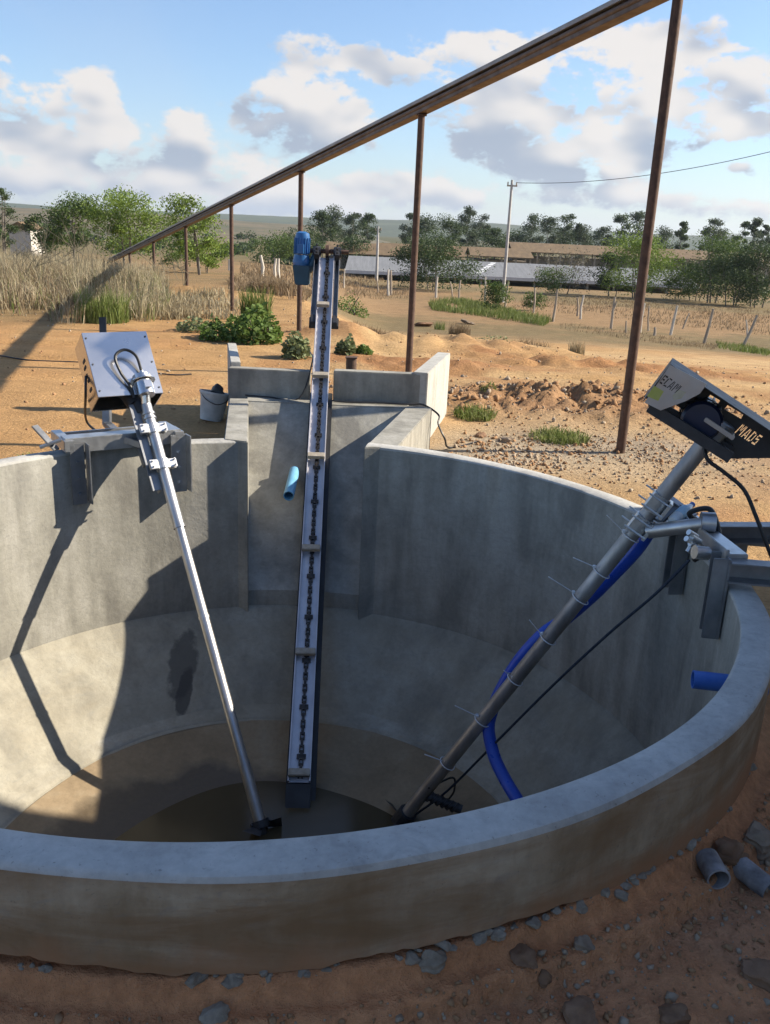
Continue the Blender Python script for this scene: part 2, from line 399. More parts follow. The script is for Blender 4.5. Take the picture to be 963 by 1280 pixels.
def npmesh(name, V, Fc, mats, parent=None, smooth=False, midx=None):
    me = bpy.data.meshes.new(name); V = np.asarray(V, np.float32); Fc = np.asarray(Fc, np.int32); k = Fc.shape[1]
    me.vertices.add(len(V)); me.vertices.foreach_set('co', V.ravel())
    me.loops.add(Fc.size); me.loops.foreach_set('vertex_index', Fc.ravel())
    me.polygons.add(len(Fc)); me.polygons.foreach_set('loop_start', np.arange(0, Fc.size, k, dtype=np.int32))
    for m in (mats if isinstance(mats, (list, tuple)) else [mats]): me.materials.append(m)
    if midx is not None: me.polygons.foreach_set('material_index', np.asarray(midx, np.int32))
    if smooth: me.polygons.foreach_set('use_smooth', np.ones(len(Fc), bool))
    me.update(calc_edges=True); me.validate()
    return link(name, me, parent)
def tag(o, label, cat, group=None, kind=None):
    if label: o['label'] = label
    if cat: o['category'] = cat
    if group: o['group'] = group
    if kind: o['kind'] = kind
    return o
def thing(name, label, cat, loc=(0, 0, 0), group=None):
    o = bpy.data.objects.new(name, None); C.objects.link(o); o.location = loc; o.empty_display_size = .2
    o.matrix_basis = Matrix.Translation(loc)
    return tag(o, label, cat, group)
def smoothpath(pts, n=8):
    pts = [Vector(p) for p in pts]; out = []
    P = [pts[0]*2-pts[1]]+pts+[pts[-1]*2-pts[-2]]
    for i in range(1, len(P)-2):
        for k in range(n):
            t = k/n; a, b, c, d = P[i-1], P[i], P[i+1], P[i+2]
            out.append(.5*((2*b)+(c-a)*t+(2*a-5*b+4*c-d)*t*t+(3*b-a-3*c+d)*t**3))
    out.append(pts[-1]); return out

# ------------------------------------------------------------------ GROUND
def build_ground():
    def seg(a, b, st): return np.arange(a, b, st)
    az = np.concatenate([seg(-180, -135, .28), seg(-135, -60, 1.2), seg(-60, 62, .3), seg(62, 100, .5), seg(100, 180, .28)])
    rr = [2.085, 2.1, 2.112, 2.12, 2.128]
    r = 2.128
    while r < 2.75: r += .0095; rr.append(r)
    while r < 60: r *= 1.0105; rr.append(r)
    while r < 6000: r *= 1.06; rr.append(r)
    rr = np.array(rr); na, nr = len(az), len(rr)
    A, RR = np.meshgrid(np.radians(az), rr, indexing='xy')
    x = TX+RR*np.sin(A); y = TY+RR*np.cos(A)
    z = gh(x, y)+gbump(x, y)
    V = np.stack([x, y, z], -1).reshape(-1, 3)
    i = np.arange(nr-1)[:, None]*na; j = np.arange(na)[None, :]; j2 = (j+1) % na
    Fc = np.stack([i+j, i+j2, i+na+j2, i+na+j], -1).reshape(-1, 4)
    # leave out the inlet channel behind the tank
    cx = x.reshape(-1)[Fc].mean(1); cy = y.reshape(-1)[Fc].mean(1)
    lx = -.918-.156*(cy-5.617)-.09; rx = -.157+.2*(cy-5.606)+.09
    inside = (cx > lx) & (cx < rx) & (cy > 4) & (cy < 8.55)
    Fc = Fc[~inside]
    o = npmesh('ground', V, Fc, M['soil'], smooth=True); o['kind'] = 'structure'
    # soil colour (albedo) per vertex
    xf, yf = V[:, 0], V[:, 1]; d = np.hypot(xf, yf); r = np.hypot(xf-TX, yf-TY)
    azd = np.degrees(np.arctan2(xf-TX, yf-TY))
    n1 = fbm(xf*.35, yf*.35, 4, 61); n2 = fbm(xf*1.3, yf*1.3, 4, 67); n3 = fbm(xf*.06, yf*.06, 4, 71)
    def col(c): return np.array(c)[None, :]
    sand = col((.42, .262, .122)); pale = col((.49, .345, .185)); red = col((.34, .17, .075)); dkred = col((.175, .09, .05))
    grey = col((.36, .31, .24)); field = col((.25, .165, .09)); scrub = col((.17, .135, .07))
    def mx(a, b, f): return a*(1-f[:, None])+b*f[:, None]
    c = np.repeat(sand, len(V), 0)
    c = mx(c, pale, sst(-.06, .18, n1)*.65)
    c = mx(c, red, sst(.05, .22, n2+.5*n1)*.55)
    c = mx(c, red, .75*sst(-4, -1.5, -np.abs(xf+3.5))*0)
    lefty = sst(-.10, -.32, xf/np.maximum(yf, .5))
    c = mx(c, col((.41, .235, .10)), lefty*.7)
    cl = np.exp(-((xf-1.9-.25*(yf-9.4))/1.9)**2-((yf-9.7+.1*xf)/.9)**2); c = mx(c, col((.30, .17, .09)), np.clip(cl*1.3, 0, .85))
    ca = np.exp(-((xf-3.4)/2.6)**2-((yf-13.8)/1.2)**2)+np.exp(-((xf-.2)/1.3)**2-((yf-12.2)/.8)**2)+np.exp(-((xf-1.2)/2.4)**2-((yf-16.5)/1.6)**2); c = mx(c, col((.30, .15, .068)), np.clip(ca*1.2*(.6+2*n2), 0, .85))
    gz = np.exp(-((xf-1.9)/1.3)**2-((yf-7.4)/1.1)**2)+np.exp(-((xf-.8)/.5)**2-((yf-7.2)/.6)**2); c = mx(c, grey, np.clip(gz*1.1*(.7+1.2*n2), 0, .85))
    fr = sst(95, 130, np.abs(azd))*(1-sst(4.5, 8, r)); c = mx(c, col((.50, .265, .15)), fr)
    c = mx(c, col((.56, .26, .125)), fr*np.maximum(sst(.02, .15, n2)*.5, sst(.16, .06, r-2.12)*.85)); c = mx(c, col((.36, .21, .13)), fr*sst(.0, .2, -n1)*.6)
    # beyond the track
    f1 = sst(23, 33, d+3*n1); c = mx(c, field, f1*.85); c = mx(c, scrub, f1*sst(-.05, .18, n3+.4*n2)*.85)
    ls = sst(-.05, -.2, xf/np.maximum(yf, .5))*sst(15, 19, d+3*n1); c = mx(c, col((.27, .175, .085)), ls*.6); c = mx(c, scrub, ls*sst(.0, .15, n1+.5*n2)*.6)
    f2 = sst(70, 140, d); c = mx(c, col((.15, .125, .065)), f2*.9); c = mx(c, col((.06, .07, .03)), sst(200, 500, d)*.7)
    # pale sandy strip of the second track along the fence
    q = yf-.42*xf-16.8; c = mx(c, pale, np.exp(-(q/1.6)**2)*(xf > 0)*.75)
    me = o.data
    a = me.color_attributes.new('soil', 'FLOAT_COLOR', 'POINT')
    a.data.foreach_set('color', np.concatenate([np.clip(c, .01, .8), np.ones((len(V), 1))], 1).astype(np.float32).ravel())
build_ground()

# far relief
def hill(name, dist, depth, thfun, a0, a1, mat, base=-8., n=160, m=26):
    A = np.radians(np.linspace(a0, a1, n)); T = np.linspace(0, 1, m)
    AA, TT = np.meshgrid(A, T); D = dist+depth*TT
    px = np.tan(AA)*F*1.0+CX
    hgt = thfun(AA)
    s = np.sin(np.clip(TT*1.15, 0, 1)*math.pi/2)**1.1
    x = D*np.sin(AA); y = D*np.cos(AA)
    z = base+(hgt*(D/(dist+depth*.85))-base)*s+fbm(x*.012, y*.012, 5, 9)*(1+dist*.004)*s+fbm(x*.09, y*.09, 2, 19)*dist*.0012*s
    V = np.stack([x, y, z], -1).reshape(-1, 3)
    i = np.arange(m-1)[:, None]*n; j = np.arange(n-1)[None, :]
    Fc = np.stack([i+j, i+j+1, i+n+j+1, i+n+j], -1).reshape(-1, 4)
    o = npmesh(name, V, Fc, mat, smooth=True); o['kind'] = 'structure'
hill('hill', 190, 330, lambda A: 3.4+1.5*np.exp(-((np.degrees(A)+24)/8)**2)+.8*np.sin(A*17)-9*sst(-6, 2, np.degrees(A)), -42, 6, M['hill_brown'], -6.5)
hill('hill', 900, 700, lambda A: 18+2.5*np.sin(A*9+1)+1.5*np.sin(A*21)+3*np.exp(-((np.degrees(A)+25)/5)**2), -45, 45, M['hill_green'], -14, 260)

# ------------------------------------------------------------------ THE TANK
LWF, LWB = Vector((-.918, 5.617, 0)), Vector((-1.145, 7.05, 0))      # channel wall, left, inner edge
RWF, RWB = Vector((-.157, 5.606, 0)), Vector((.126, 7.05, 0))
tank = thing('concrete_tank', 'round open grey concrete pit with rendered wall and cone-shaped floor', 'tank', (TX, TY, 0))
def tank_wall():
    a = list(np.arange(11.3, 348.81, .75)); vs = []; fs = []; mi = []
    for k, q in enumerate(a):
        wob = .004*math.sin(R(q)*7)+.003*math.sin(R(q)*17+1)
        fz = min(1, max(0, (abs((q+180) % 360-180)-95)/40))
        zb = -.255-.012*math.sin(R(q)*13)-.06*float(np.abs(fbm(np.array([q*.22]), np.array([.5]), 3, 77))[0])-.035*float(np.abs(fbm(np.array([q*1.1]), np.array([2.5]), 2, 78))[0])
        if 110 < q < 150: zb -= .07*math.sin((q-110)/40*math.pi)
        zb = zb*fz+(-.6)*(1-fz)
        top = .004*math.sin(R(q)*5+.7)
        prof = [(2.0, -1.19), (2.0, -.8), (2.0, -.4), (2.0+wob*.3, -.014), (2.004, -.004+top), (2.014, top), (2.06, top+.002), (2.104+wob, top-.001), (2.114+wob, top-.006), (2.12+wob, -.02), (2.121, -.12), (2.122, (zb-.12)/2-.03), (2.121, zb), (2.085, zb-.004), (2.08, -1.3)]
        for r, z in prof: vs.append(tp(q, r, z))
        n = len(prof)
        if k:
            for i in range(n-1):
                o = (k-1)*n+i; fs.append((o, o+1, o+n+1, o+n)); mi.append(1 if i >= 9 else (2 if i >= 3 else 0))
    for o in (0, (len(a)-1)*n): fs.append(tuple(range(o, o+n))); mi.append(0)
    b = MB(); b.v = [tuple(v) for v in vs]; b.f = fs; b.m = mi
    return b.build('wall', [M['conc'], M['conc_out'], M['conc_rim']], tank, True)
tank_wall()
def revolve(name, prof, mat, seg=240, wob=0.):
    vs = []; n = len(prof); fs = []
    for k in range(seg):
        q = 360*k/seg
        for r, z in prof: vs.append(tp(q, r+wob*math.sin(R(q)*5+r*3), z))
        k2 = (k+1) % seg
        for i in range(n-1): fs.append((k*n+i, k*n+i+1, k2*n+i+1, k2*n+i))
    b = MB(); b.add(vs, fs); return b.build(name, mat, tank, True)
revolve('hopper', [(2.06, -1.178), (2.0, -1.187), (1.985, -1.20), (1.75, -1.44), (1.50, -1.69), (1.475, -1.71), (1.44, -1.722), (1.405, -1.737)], M['conc_cone'], 240, .004)
revolve('fillet_ring', [(1.515, -1.677), (1.49, -1.692), (1.46, -1.706), (1.435, -1.7165), (1.42, -1.729), (1.41, -1.752)], M['conc_ring'], 200, .010)
revolve('floor', [(1.41, -1.7355), (1.3, -1.768), (1.15, -1.81), (1.0, -1.85), (.9, -1.875), (.8, -1.895), (.5, -1.95), (.05, -1.97)], M['mud'], 160, .018)
w = MB(); w.add([tp(q, 1.15, -1.872) for q in range(0, 360, 5)], [tuple(range(72))]); wo = w.build('water', M['water']); wo['kind'] = 'structure'
mb = MB()
for _ in range(46):
    q = random.uniform(120, 300); r_ = .88*math.sqrt(random.random()); p_ = tp(q, r_, -1.8705); a_ = random.uniform(0, 6.28); l_ = random.uniform(.004, .013)
    mb.add([p_+Vector((math.cos(a_+k*1.257)*l_*random.uniform(.5, 1.2), math.sin(a_+k*1.257)*l_, random.uniform(0, .002))) for k in range(5)], [(0, 1, 2, 3, 4)])
o = mb.build('floating_scum', M['flight']); tag(o, 'tiny pale specks of scum floating on the brown pool', 'scum', None, 'stuff')
# channel (ramp + side walls + ledge)
b = MB(); N = 14; vs = []
for k in range(N+1):
    t = k/N; q = -11.2+22.5*t
    bot = tp(q, 2.015, -1.07); top = LWB.lerp(RWB, t)+Vector((0, 0, -.005))
    bot = Vector((LWF.lerp(RWF, t).x*.0+bot.x, bot.y, bot.z))
    vs.append(bot-Vector((0, 0, .14)))
    for j in range(7): vs.append(bot.lerp(top, j/6))
fs = [(k*8+j, k*8+j+1, k*8+9+j, k*8+8+j) for k in range(N) for j in range(7)]
b.add(vs, fs); b.build('ramp', M['conc'], tank, False)
def wallprism(p, q, th, z0, z1, name, mat=None, out=1, bev=.006, z1b=None):
    p = Vector((p[0], p[1], 0)); q = Vector((q[0], q[1], 0)); d = (q-p).normalized(); n = Vector((d.y, -d.x, 0))*out*th
    mb = MB(); z1b = z1 if z1b is None else z1b
    mb.add([p+Vector((0, 0, z0)), q+Vector((0, 0, z0)), q+n+Vector((0, 0, z0)), p+n+Vector((0, 0, z0)),
            p+Vector((0, 0, z1)), q+Vector((0, 0, z1b)), q+n+Vector((0, 0, z1b)), p+n+Vector((0, 0, z1))],
           [(0, 3, 2, 1), (4, 5, 6, 7), (0, 1, 5, 4), (1, 2, 6, 5), (2, 3, 7, 6), (3, 0, 4, 7)])
    return mb.build(name, mat or M['conc'], tank, False, bev)
# left channel wall and right channel wall; overlap the ring slightly at the front corner
ld = (LWB-LWF).normalized(); rd = (RWB-RWF).normalized()
def chan_wall(f, bk, d, nrm, th, skew):
    mb = MB(); mb.prism([Vector((p.x, p.y, -1.3)) for p in (f+d*.004, bk+d*.09, bk+d*.09+nrm*th, f+d*skew+nrm*th)], (0, 0, 1.303)); mb.build('channel_wall', M['conc'], tank, False, .006)
chan_wall(LWF, LWB, ld, Vector((-ld.y, ld.x, 0)), .155, .075); chan_wall(RWF, RWB, rd, Vector((rd.y, -rd.x, 0)), .205, .095)
b = MB(); b.prism([(-1.158, 7.048, -.5), (.14, 7.048, -.5), (.16, 7.245, -.5), (-1.19, 7.245, -.5)], (0, 0, .5005)); b.build('ledge', M['conc'], tank, False, .006)
# low parapets across the back of the channel, and wing walls of the inlet behind
wallprism((-1.345, 7.25), (-.672, 7.25), .12, -.5, .228, 'parapet', None, -1)
wallprism((-.475, 7.25), (.30, 7.25), .12, -.5, .245, 'parapet', None, -1)
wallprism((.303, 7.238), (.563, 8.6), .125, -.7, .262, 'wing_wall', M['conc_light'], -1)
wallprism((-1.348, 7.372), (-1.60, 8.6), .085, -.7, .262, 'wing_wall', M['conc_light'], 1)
# mortar crumbs stuck along the bottom of the outer wall
def lump(mb, p, s, seed, squash=.7, sub=2):
    rr = random.Random(seed); bm = bmesh.new(); bmesh.ops.create_icosphere(bm, subdivisions=sub, radius=1)
    ph = [rr.uniform(0, 6) for _ in range(6)]; ax = Vector((rr.uniform(.7, 1.3), rr.uniform(.7, 1.3), squash*rr.uniform(.7, 1.2)))
    rot = Matrix.Rotation(rr.uniform(0, 6.28), 3, 'Z') @ Matrix.Rotation(rr.uniform(-.4, .4), 3, 'X')
    vs = []
    cuts = [(Vector((rr.gauss(0, 1), rr.gauss(0, 1), rr.gauss(0, 1))).normalized(), rr.uniform(.55, .85)) for _ in range(7)]
    for v in bm.verts:
        c = v.co.copy()
        for nrm, dd in cuts:
            e = c.dot(nrm)-dd
            if e > 0: c -= nrm*e*.9
        c *= 1+.04*math.sin(c.x*17+ph[3])*math.sin(c.y*15+ph[4])+.03*math.sin(c.z*23+ph[5])+.10*math.sin(c.x*5+ph[0])+.08*math.sin(c.y*7+ph[1])+.06*math.sin(c.z*9+ph[2])
        vs.append(Vector(p)+rot @ Vector((c.x*ax.x, c.y*ax.y, c.z*ax.z))*s)
    mb.add(vs, [tuple(v.index for v in f.verts) for f in bm.faces]); bm.free()
mb = MB(); k = 0
for _ in range(105):
    q = random.choice([random.uniform(142, 176), random.uniform(120, 165), random.uniform(-175, -165)])
    e = random.uniform(-.008, .004); s = random.choice([.005, .007, .010, .014, .022])*random.uniform(.7, 1.2)
    zz = -.272-random.uniform(0, .02)-(.05*float(sst(150, 128, q)) if q > 0 else 0)
    lump(mb, tp(q, 2.12+e+s*.2, zz), s, k, .6); k += 1
o = mb.build('mortar_crumbs', M['mortar'], tank, False); o['kind'] = 'stuff'

# ------------------------------------------------------------------ LEFT MIXER
def frame_axes(A, B):
    u = (A-B).normalized(); h = Vector((B.x-A.x, B.y-A.y, 0)).normalized()
    w = Vector((-h.y, h.x, 0)); n = w.cross(u)
    if n.z < 0: n = -n
    return u, w, n
A = Vector((-1.395, 5.24, -.03)); B = Vector((-.625, 4.17, -1.82))
u, w, n = frame_axes(A, B)          # u up the shaft, w horizontal, n upward normal
if w.x < 0: w = -w
LA = dict(A=A, u=u, w=w, n=n)
mix = thing('shaft_mixer', 'slim silver mixer with boxy stainless hood, clamped on left rim', 'mixer', A)
def Lp(a, b_, c): return A+u*a+w*b_+n*c
mb = MB(); mb.tube([Lp(.36, 0, 0), Lp(-.45, 0, 0)], .034, 20); mb.tube([Lp(-.45, 0, 0), B+u*.32], .030, 20); mb.tube([B+u*.34, B], .033, 20)
mb.tube([Lp(-.445, 0, 0), Lp(-.465, 0, 0)], .037, 20); mb.tube([Lp(-1.02, 0, 0), Lp(-1.04, 0, 0)], .033, 20)
for a in (.30, .27): mb.tube([Lp(a, 0, 0), Lp(a-.012, 0, 0)], .041, 20)
mb.build('shaft', M['steel_tube'], mix, True)
mb = MB(); mb.bar(Lp(.5, -.07, -.03), Lp(-.2, -.062, -.03), .06, .012, n); mb.bar(Lp(.48, -.045, -.06), Lp(-.2, -.036, -.06), .012, .06, n)
mb.build('carrier_plate', M['grey_steel'], mix, False, .002)
for a in (.19, -.05):
    mb = MB(); mb.tube([Lp(a+.032, 0, 0), Lp(a-.032, 0, 0)], .045, 20)
    mb.box(Lp(a, .06, 0), (.055, .05, .014), (u, w, n)); mb.box(Lp(a, .06, .022), (.055, .05, .012), (u, w, n))
    mb.box(Lp(a, -.062, .02), (.06, .05, .03), (u, w, n))
    for s in (.018, -.018): mb.tube([Lp(a+s, .07, -.035), Lp(a+s, .07, .05)], .006, 8); mb.tube([Lp(a+s, -.07, -.045), Lp(a+s, -.07, .05)], .006, 8)
    mb.build('clamp', M['galv'], mix, False, .003)
# hood: bent sheet open at its lower end
HW, HL, HD = .41, .44, .205
hc = -.085; h0 = .42; hn = .03
mb = MB(); T = .006
def hb(a0, a1, b0, b1, c0, c1): mb.box(Lp((a0+a1)/2, (b0+b1)/2, (c0+c1)/2), (abs(a1-a0), abs(b1-b0), abs(c1-c0)), (u, w, n))
x0, x1 = hc-HW/2, hc+HW/2
hb(h0, h0+HL, x0, x1, hn-T, hn); hb(h0, h0+HL, x1-T, x1, hn-HD, hn-T); hb(h0+HL-T, h0+HL, x0+T, x1-T, hn-HD, hn-T); hb(h0, h0+HL, x0+T, x1-T, hn-HD, hn-HD+T)
mb.build('hood', M['stainless'], mix, False, .002)
mb = MB()
for da in (.04, .22, .40):
    for bb in (x0+.018, x1-.018): mb.tube([Lp(h0+da, bb, hn), Lp(h0+da, bb, hn+.004)], .006, 8)
rv = mb.build('rivet', M['dark'], bpy.data.objects['hood']); rv['kind'] = 'stuff'
mb = MB(); hb(h0, h0+HL, x0, x0+T, hn-HD, hn-T); sp_ = mb.build('side_panel', M['stainless'], mix, False, .002)
mb = MB()
for k, (da, db) in enumerate(((.10, -.10), (.16, -.09), (.20, -.115), (.25, -.10), (.29, -.09))):
    mb.box(Lp(h0+da, x0-.001, hn+db), (.018, .004, .045), (u, w, n))
mb.build('slot', M['ink'], sp_)
mb = MB(); mb.tube([Lp(h0+.05, hc+.02, -.06), Lp(h0+.32, hc+.02, -.06)], [.07, .075], 20); mb.tube([Lp(h0-.04, hc+.03, -.04), Lp(h0+.05, hc+.02, -.06)], [.045, .06], 16)
mb.tube([Lp(h0-.10, -.03, -.03), Lp(h0+.02, hc+.05, -.04)], [.03, .05], 12)
mb.build('motor', M['black'], mix, True)
mb = MB(); mb.tube([Lp(.36, 0, 0), Lp(.42, .0, .03)], .032, 16); mb.tube([Lp(.40, .0, .05), Lp(.40+.09, 0, .05)], .055, 24); mb.tube([Lp(.495, 0, .05), Lp(.50, 0, .05)], .078, 28); mb.tube([Lp(.50, 0, .05), Lp(.535, 0, .05)], .056, 24)
mb.tube([Lp(.535, .01, .05), Lp(.57, .01, .05)], .012, 10); mb.box(Lp(.45, 0, .112), (.05, .04, .02), (u, w, n))
mb.build('swivel_joint', M['stainless'], mix, True)
mb = MB(); mb.tube(smoothpath([Lp(.57, .01, .05), Lp(.66, -.01, .08), Lp(.70, -.075, .09), Lp(.66, -.14, .08), Lp(.56, -.125, .06), Lp(.47, -.085, .05), Lp(.40, -.075, .03)]), .0095, 8)
mb.build('cable_loop', M['black'], mix, True)
mb = MB(); mb.tube(smoothpath([Lp(.62, x0-.005, -.08), Lp(.50, x0-.03, -.1), Vector(pd(108, 525, 5.75)), Vector(pd(122, 540, 5.72)), Vector(pd(136, 550, 5.68)), Vector(pd(150, 556, 5.66))]), .008, 8)
mb.build('power_cable', M['black'], mix, True)
mb = MB(); q0 = Lp(h0+HL-.05, hc-.03, hn-HD-.01); mb.bar(q0, q0+Vector((-.01, .05, .24)), .045, .012, Vector((0, -1, 0)))
mb.build('lever_bar', M['dark'], mix, False, .002)
# two-piece pivot arm under the hood
mb = MB(); mb.bar(pd(134, 505, 5.9), pd(134, 532, 5.85), .05, .05, Vector((0, 1, 0))); mb.bar(pd(134, 530, 5.84), pd(164, 556, 5.55), .055, .035)
mb.tube([pd(137, 531, 5.80), pd(137, 531, 5.90)], .022, 12)
mb.build('pivot_arm', M['grey_steel'], mix, False, .003)
# saddle over the rim with two hanging legs
sl, s2 = tp(-44.5, 1.985, .0), tp(-23.5, 1.985, .0)
ch = (s2-sl).normalized(); inn = Vector((ch.y, -ch.x, 0))
if inn.y > 0: inn = -inn
UPZ = Vector((0, 0, 1))
mb = MB(); mb.bar(sl+Vector((0, 0, .045))+inn*.0, s2+Vector((0, 0, .045)), .012, .085); mb.bar(sl+Vector((0, 0, .088))-inn*.05, s2+Vector((0, 0, .088))-inn*.05, .11, .010)
for p in (sl+ch*.02, s2-ch*.02): mb.bar(p+inn*.03+Vector((0, 0, .05)), p-inn*.30+Vector((0, 0, .05)), .06, .07)
mb.bar(sl-inn*.28+Vector((0, 0, .04)), s2-inn*.28+Vector((0, 0, .04)), .02, .06)
mb.build('saddle', M['galv'], mix, False, .003)
mb = MB(); mb.bar(sl-ch*.05+Vector((0, 0, .03)), sl-ch*.14-inn*.12+Vector((0, 0, .16)), .05, .012); mb.bar(sl-ch*.02+Vector((0, 0, .09)), sl-ch*.14-inn*.02+Vector((0, 0, .05)), .05, .012)
mb.build('spare_tab', M['grey_steel'], mix, False, .002)
for k, p in enumerate((sl+ch*.06, s2-ch*.03)):
    q = p+inn*.012; mb = MB()
    mb.box(q+Vector((0, 0, -.125))+inn*.012, (.085 if k == 0 else .10, .012, .38), (ch, inn, UPZ))
    s = 1
    mb.box(q+ch*s*(.055)+inn*.045+Vector((0, 0, -.12)), (.010, .085, .37), (ch, inn, UPZ))
    for zz in (-.05, -.15, -.25):
        mb.tube([q+inn*.018+Vector((0, 0, zz)), q+inn*.04+Vector((0, 0, zz))], .011, 6)
    mb.build('leg', M['galv'] if k else M['grey_steel'], mix, False, .002)
mb = MB(); mb.bar(Lp(-.02, -.07, -.06), sl.lerp(s2, .62)+Vector((0, 0, .05)), .05, .05); mb.bar(Lp(.12, -.07, -.06), sl.lerp(s2, .5)+Vector((0, 0, .06)), .04, .04)
mb.build('support_arm', M['grey_steel'], mix, False, .003)
mb = MB(); mb.tube([B, B-u*.04], [.05, .05], 20); mb.tube([B-u*.0, B-u*.09], [.04, .02], 16)
for k in range(3):
    th = k*2.09+.4; d = (w*math.cos(th)+n*math.sin(th)); e = (w*-math.sin(th)+n*math.cos(th))
    mb.add([B-u*.02+d*.03+e*.02, B-u*.05+d*.03-e*.02, B-u*.075+d*.11-e*.045, B-u*.02+d*.12+e*.05], [(0, 1, 2, 3)])
mb.tube([B-u*.012+w*-.06, B-u*.02+w*.06], .012, 8)
mb.build('propeller', M['dark'], mix, False)

# ------------------------------------------------------------------ RIGHT MIXER
A = Vector((1.202, 3.95, .092)); B = Vector((.187, 4.29, -1.85))
u = (A-B).normalized(); rho = Vector((A.x-B.x, A.y-B.y, 0)).normalized()
w = Vector((rho.y, -rho.x, 0))
if w.y > 0: w = -w                  # w towards the camera side
m_ = u.cross(w)
if m_.z > 0: m_ = -m_               # m away and down
rmx = thing('shaft_mixer', 'dark grey mixer with open ECAM hood and blue hose, leaning on right rim', 'mixer', A)
def Rp(a, b_, c): return A+u*a+w*b_+m_*c
mb = MB(); mb.tube([Rp(.56, 0, 0), Rp(.10, 0, 0)], .039, 22); mb.tube([Rp(.10, 0, 0), B+u*.02], .037, 22); mb.tube([B+u*.02, B-u*.05], .046, 18)
mb.build('shaft', M['weathered_tube'], rmx, True)
for a in (.13, .0):
    mb = MB(); mb.tube([Rp(a+.045, 0, 0), Rp(a-.045, 0, 0)], .045, 22); mb.box(Rp(a, .02, .05), (.09, .07, .016), (u, w, m_)); mb.box(Rp(a, .042, -.02), (.09, .014, .04), (u, w, m_))
    for s in (.03, -.03): mb.tube([Rp(a+s, .055, .055), Rp(a+s, .055, -.06)], .005, 8); mb.tube([Rp(a+s, -.04, -.02), Rp(a+s, -.045, -.085)], .0045, 8)
    mb.build('clamp', M['galv'], rmx, False, .003)
# hood panels; (m,u) read on the plane of the near panel
WN, WF = .17, -.07
def mu(px, k):
    q = pplane(px[0], px[1], A+w*k, w)-A; return q.dot(m_), q.dot(u)
def pan(poly, k, th, name, mat, parent, bev=.0015):
    mb = MB(); mb.prism([Rp(uu, k, mm) for mm, uu in poly], w*th); return mb.build(name, mat, parent, False, bev)
near = [mu(p, WN) for p in ((838, 456), (884, 480), (875, 492), (858, 501), (826, 513), (806, 503))]
from mathutils.geometry import tessellate_polygon
GL = {'E': [(0, 0, .22, 0, .22, 1, 0, 1), (.3, 0, .8, 0, .8, .18, .3, .18), (.3, .41, .7, .41, .7, .59, .3, .59), (.3, .82, .8, .82, .8, 1, .3, 1)],
      'C': [(.0, .15, .22, .15, .22, .85, .0, .85), (.12, 0, .8, 0, .8, .17, .28, .12), (.28, .88, .8, .83, .8, 1, .12, 1)],
      'A': [(0, 0, .2, 0, .42, .9, .28, 1), (.48, .9, .68, 0, .88, 0, .58, 1), (.30, .2, .56, .2, .52, .36, .34, .36)],
      'M': [(0, 0, .18, 0, .18, .9, 0, 1), (.24, .95, .44, .3, .5, .5, .36, 1), (.52, .5, .58, .3, .80, .95, .68, 1), (.84, 0, 1.02, 0, 1.02, 1, .84, .9)],
      'D': [(0, 0, .2, 0, .2, 1, 0, 1), (.27, 0, .55, .0, .62, .16, .27, .17), (.27, .83, .62, .84, .55, 1, .27, 1), (.60, .22, .74, .1, .74, .9, .60, .78)],
      'S': [(.05, 0, .7, 0, .7, .16, .05, .16), (.52, .2, .7, .2, .7, .45, .52, .42), (.05, .45, .6, .49, .66, .62, .1, .62), (.02, .66, .2, .66, .2, .8, .02, .8), (.1, .84, .7, .84, .7, 1, .1, 1)]}
def cut_panel(name, poly, k, text, hgt, tmu, ang, mat, parent, holes=()):
    """sheet with stencil-cut letters and slots"""
    loops = [list(poly)]+[list(h) for h in holes]; x = 0.; L = []
    for ch in text:
        wd = max(max(g[0::2]) for g in GL[ch])
        for g in GL[ch]: L.append([(x+g[i], g[i+1]) for i in range(0, 8, 2)])
        x += wd+.2
    ca, sa = math.cos(ang), math.sin(ang)
    for g in L:
        o = []
        for px, py in g:
            a, b_ = (px-(x-.2)/2)*hgt*.5, (py-.5)*hgt
            a += b_*.12; o.append((a*ca-b_*sa+tmu[0], a*sa+b_*ca+tmu[1]))
        loops.append(o)
    tri = tessellate_polygon([[Vector((a, b_, 0)) for a, b_ in lp] for lp in loops])
    flat = [p for lp in loops for p in lp]; n_ = len(flat); th = .003
    mb = MB(); vs = [Rp(b_, k, a) for a, b_ in flat]+[Rp(b_, k+th, a) for a, b_ in flat]
    fs = [tuple(t) for t in tri]+[tuple(i+n_ for i in reversed(t)) for t in tri]; o = 0
    for lp in loops:
        for i in range(len(lp)): j = (i+1) % len(lp); fs.append((o+i, o+j, o+j+n_, o+i+n_))
        o += len(lp)
    mb.add(vs, fs); return mb.build(name, mat, parent)
pc = mu((838, 480), WN); pe = mu((846, 487), WN)
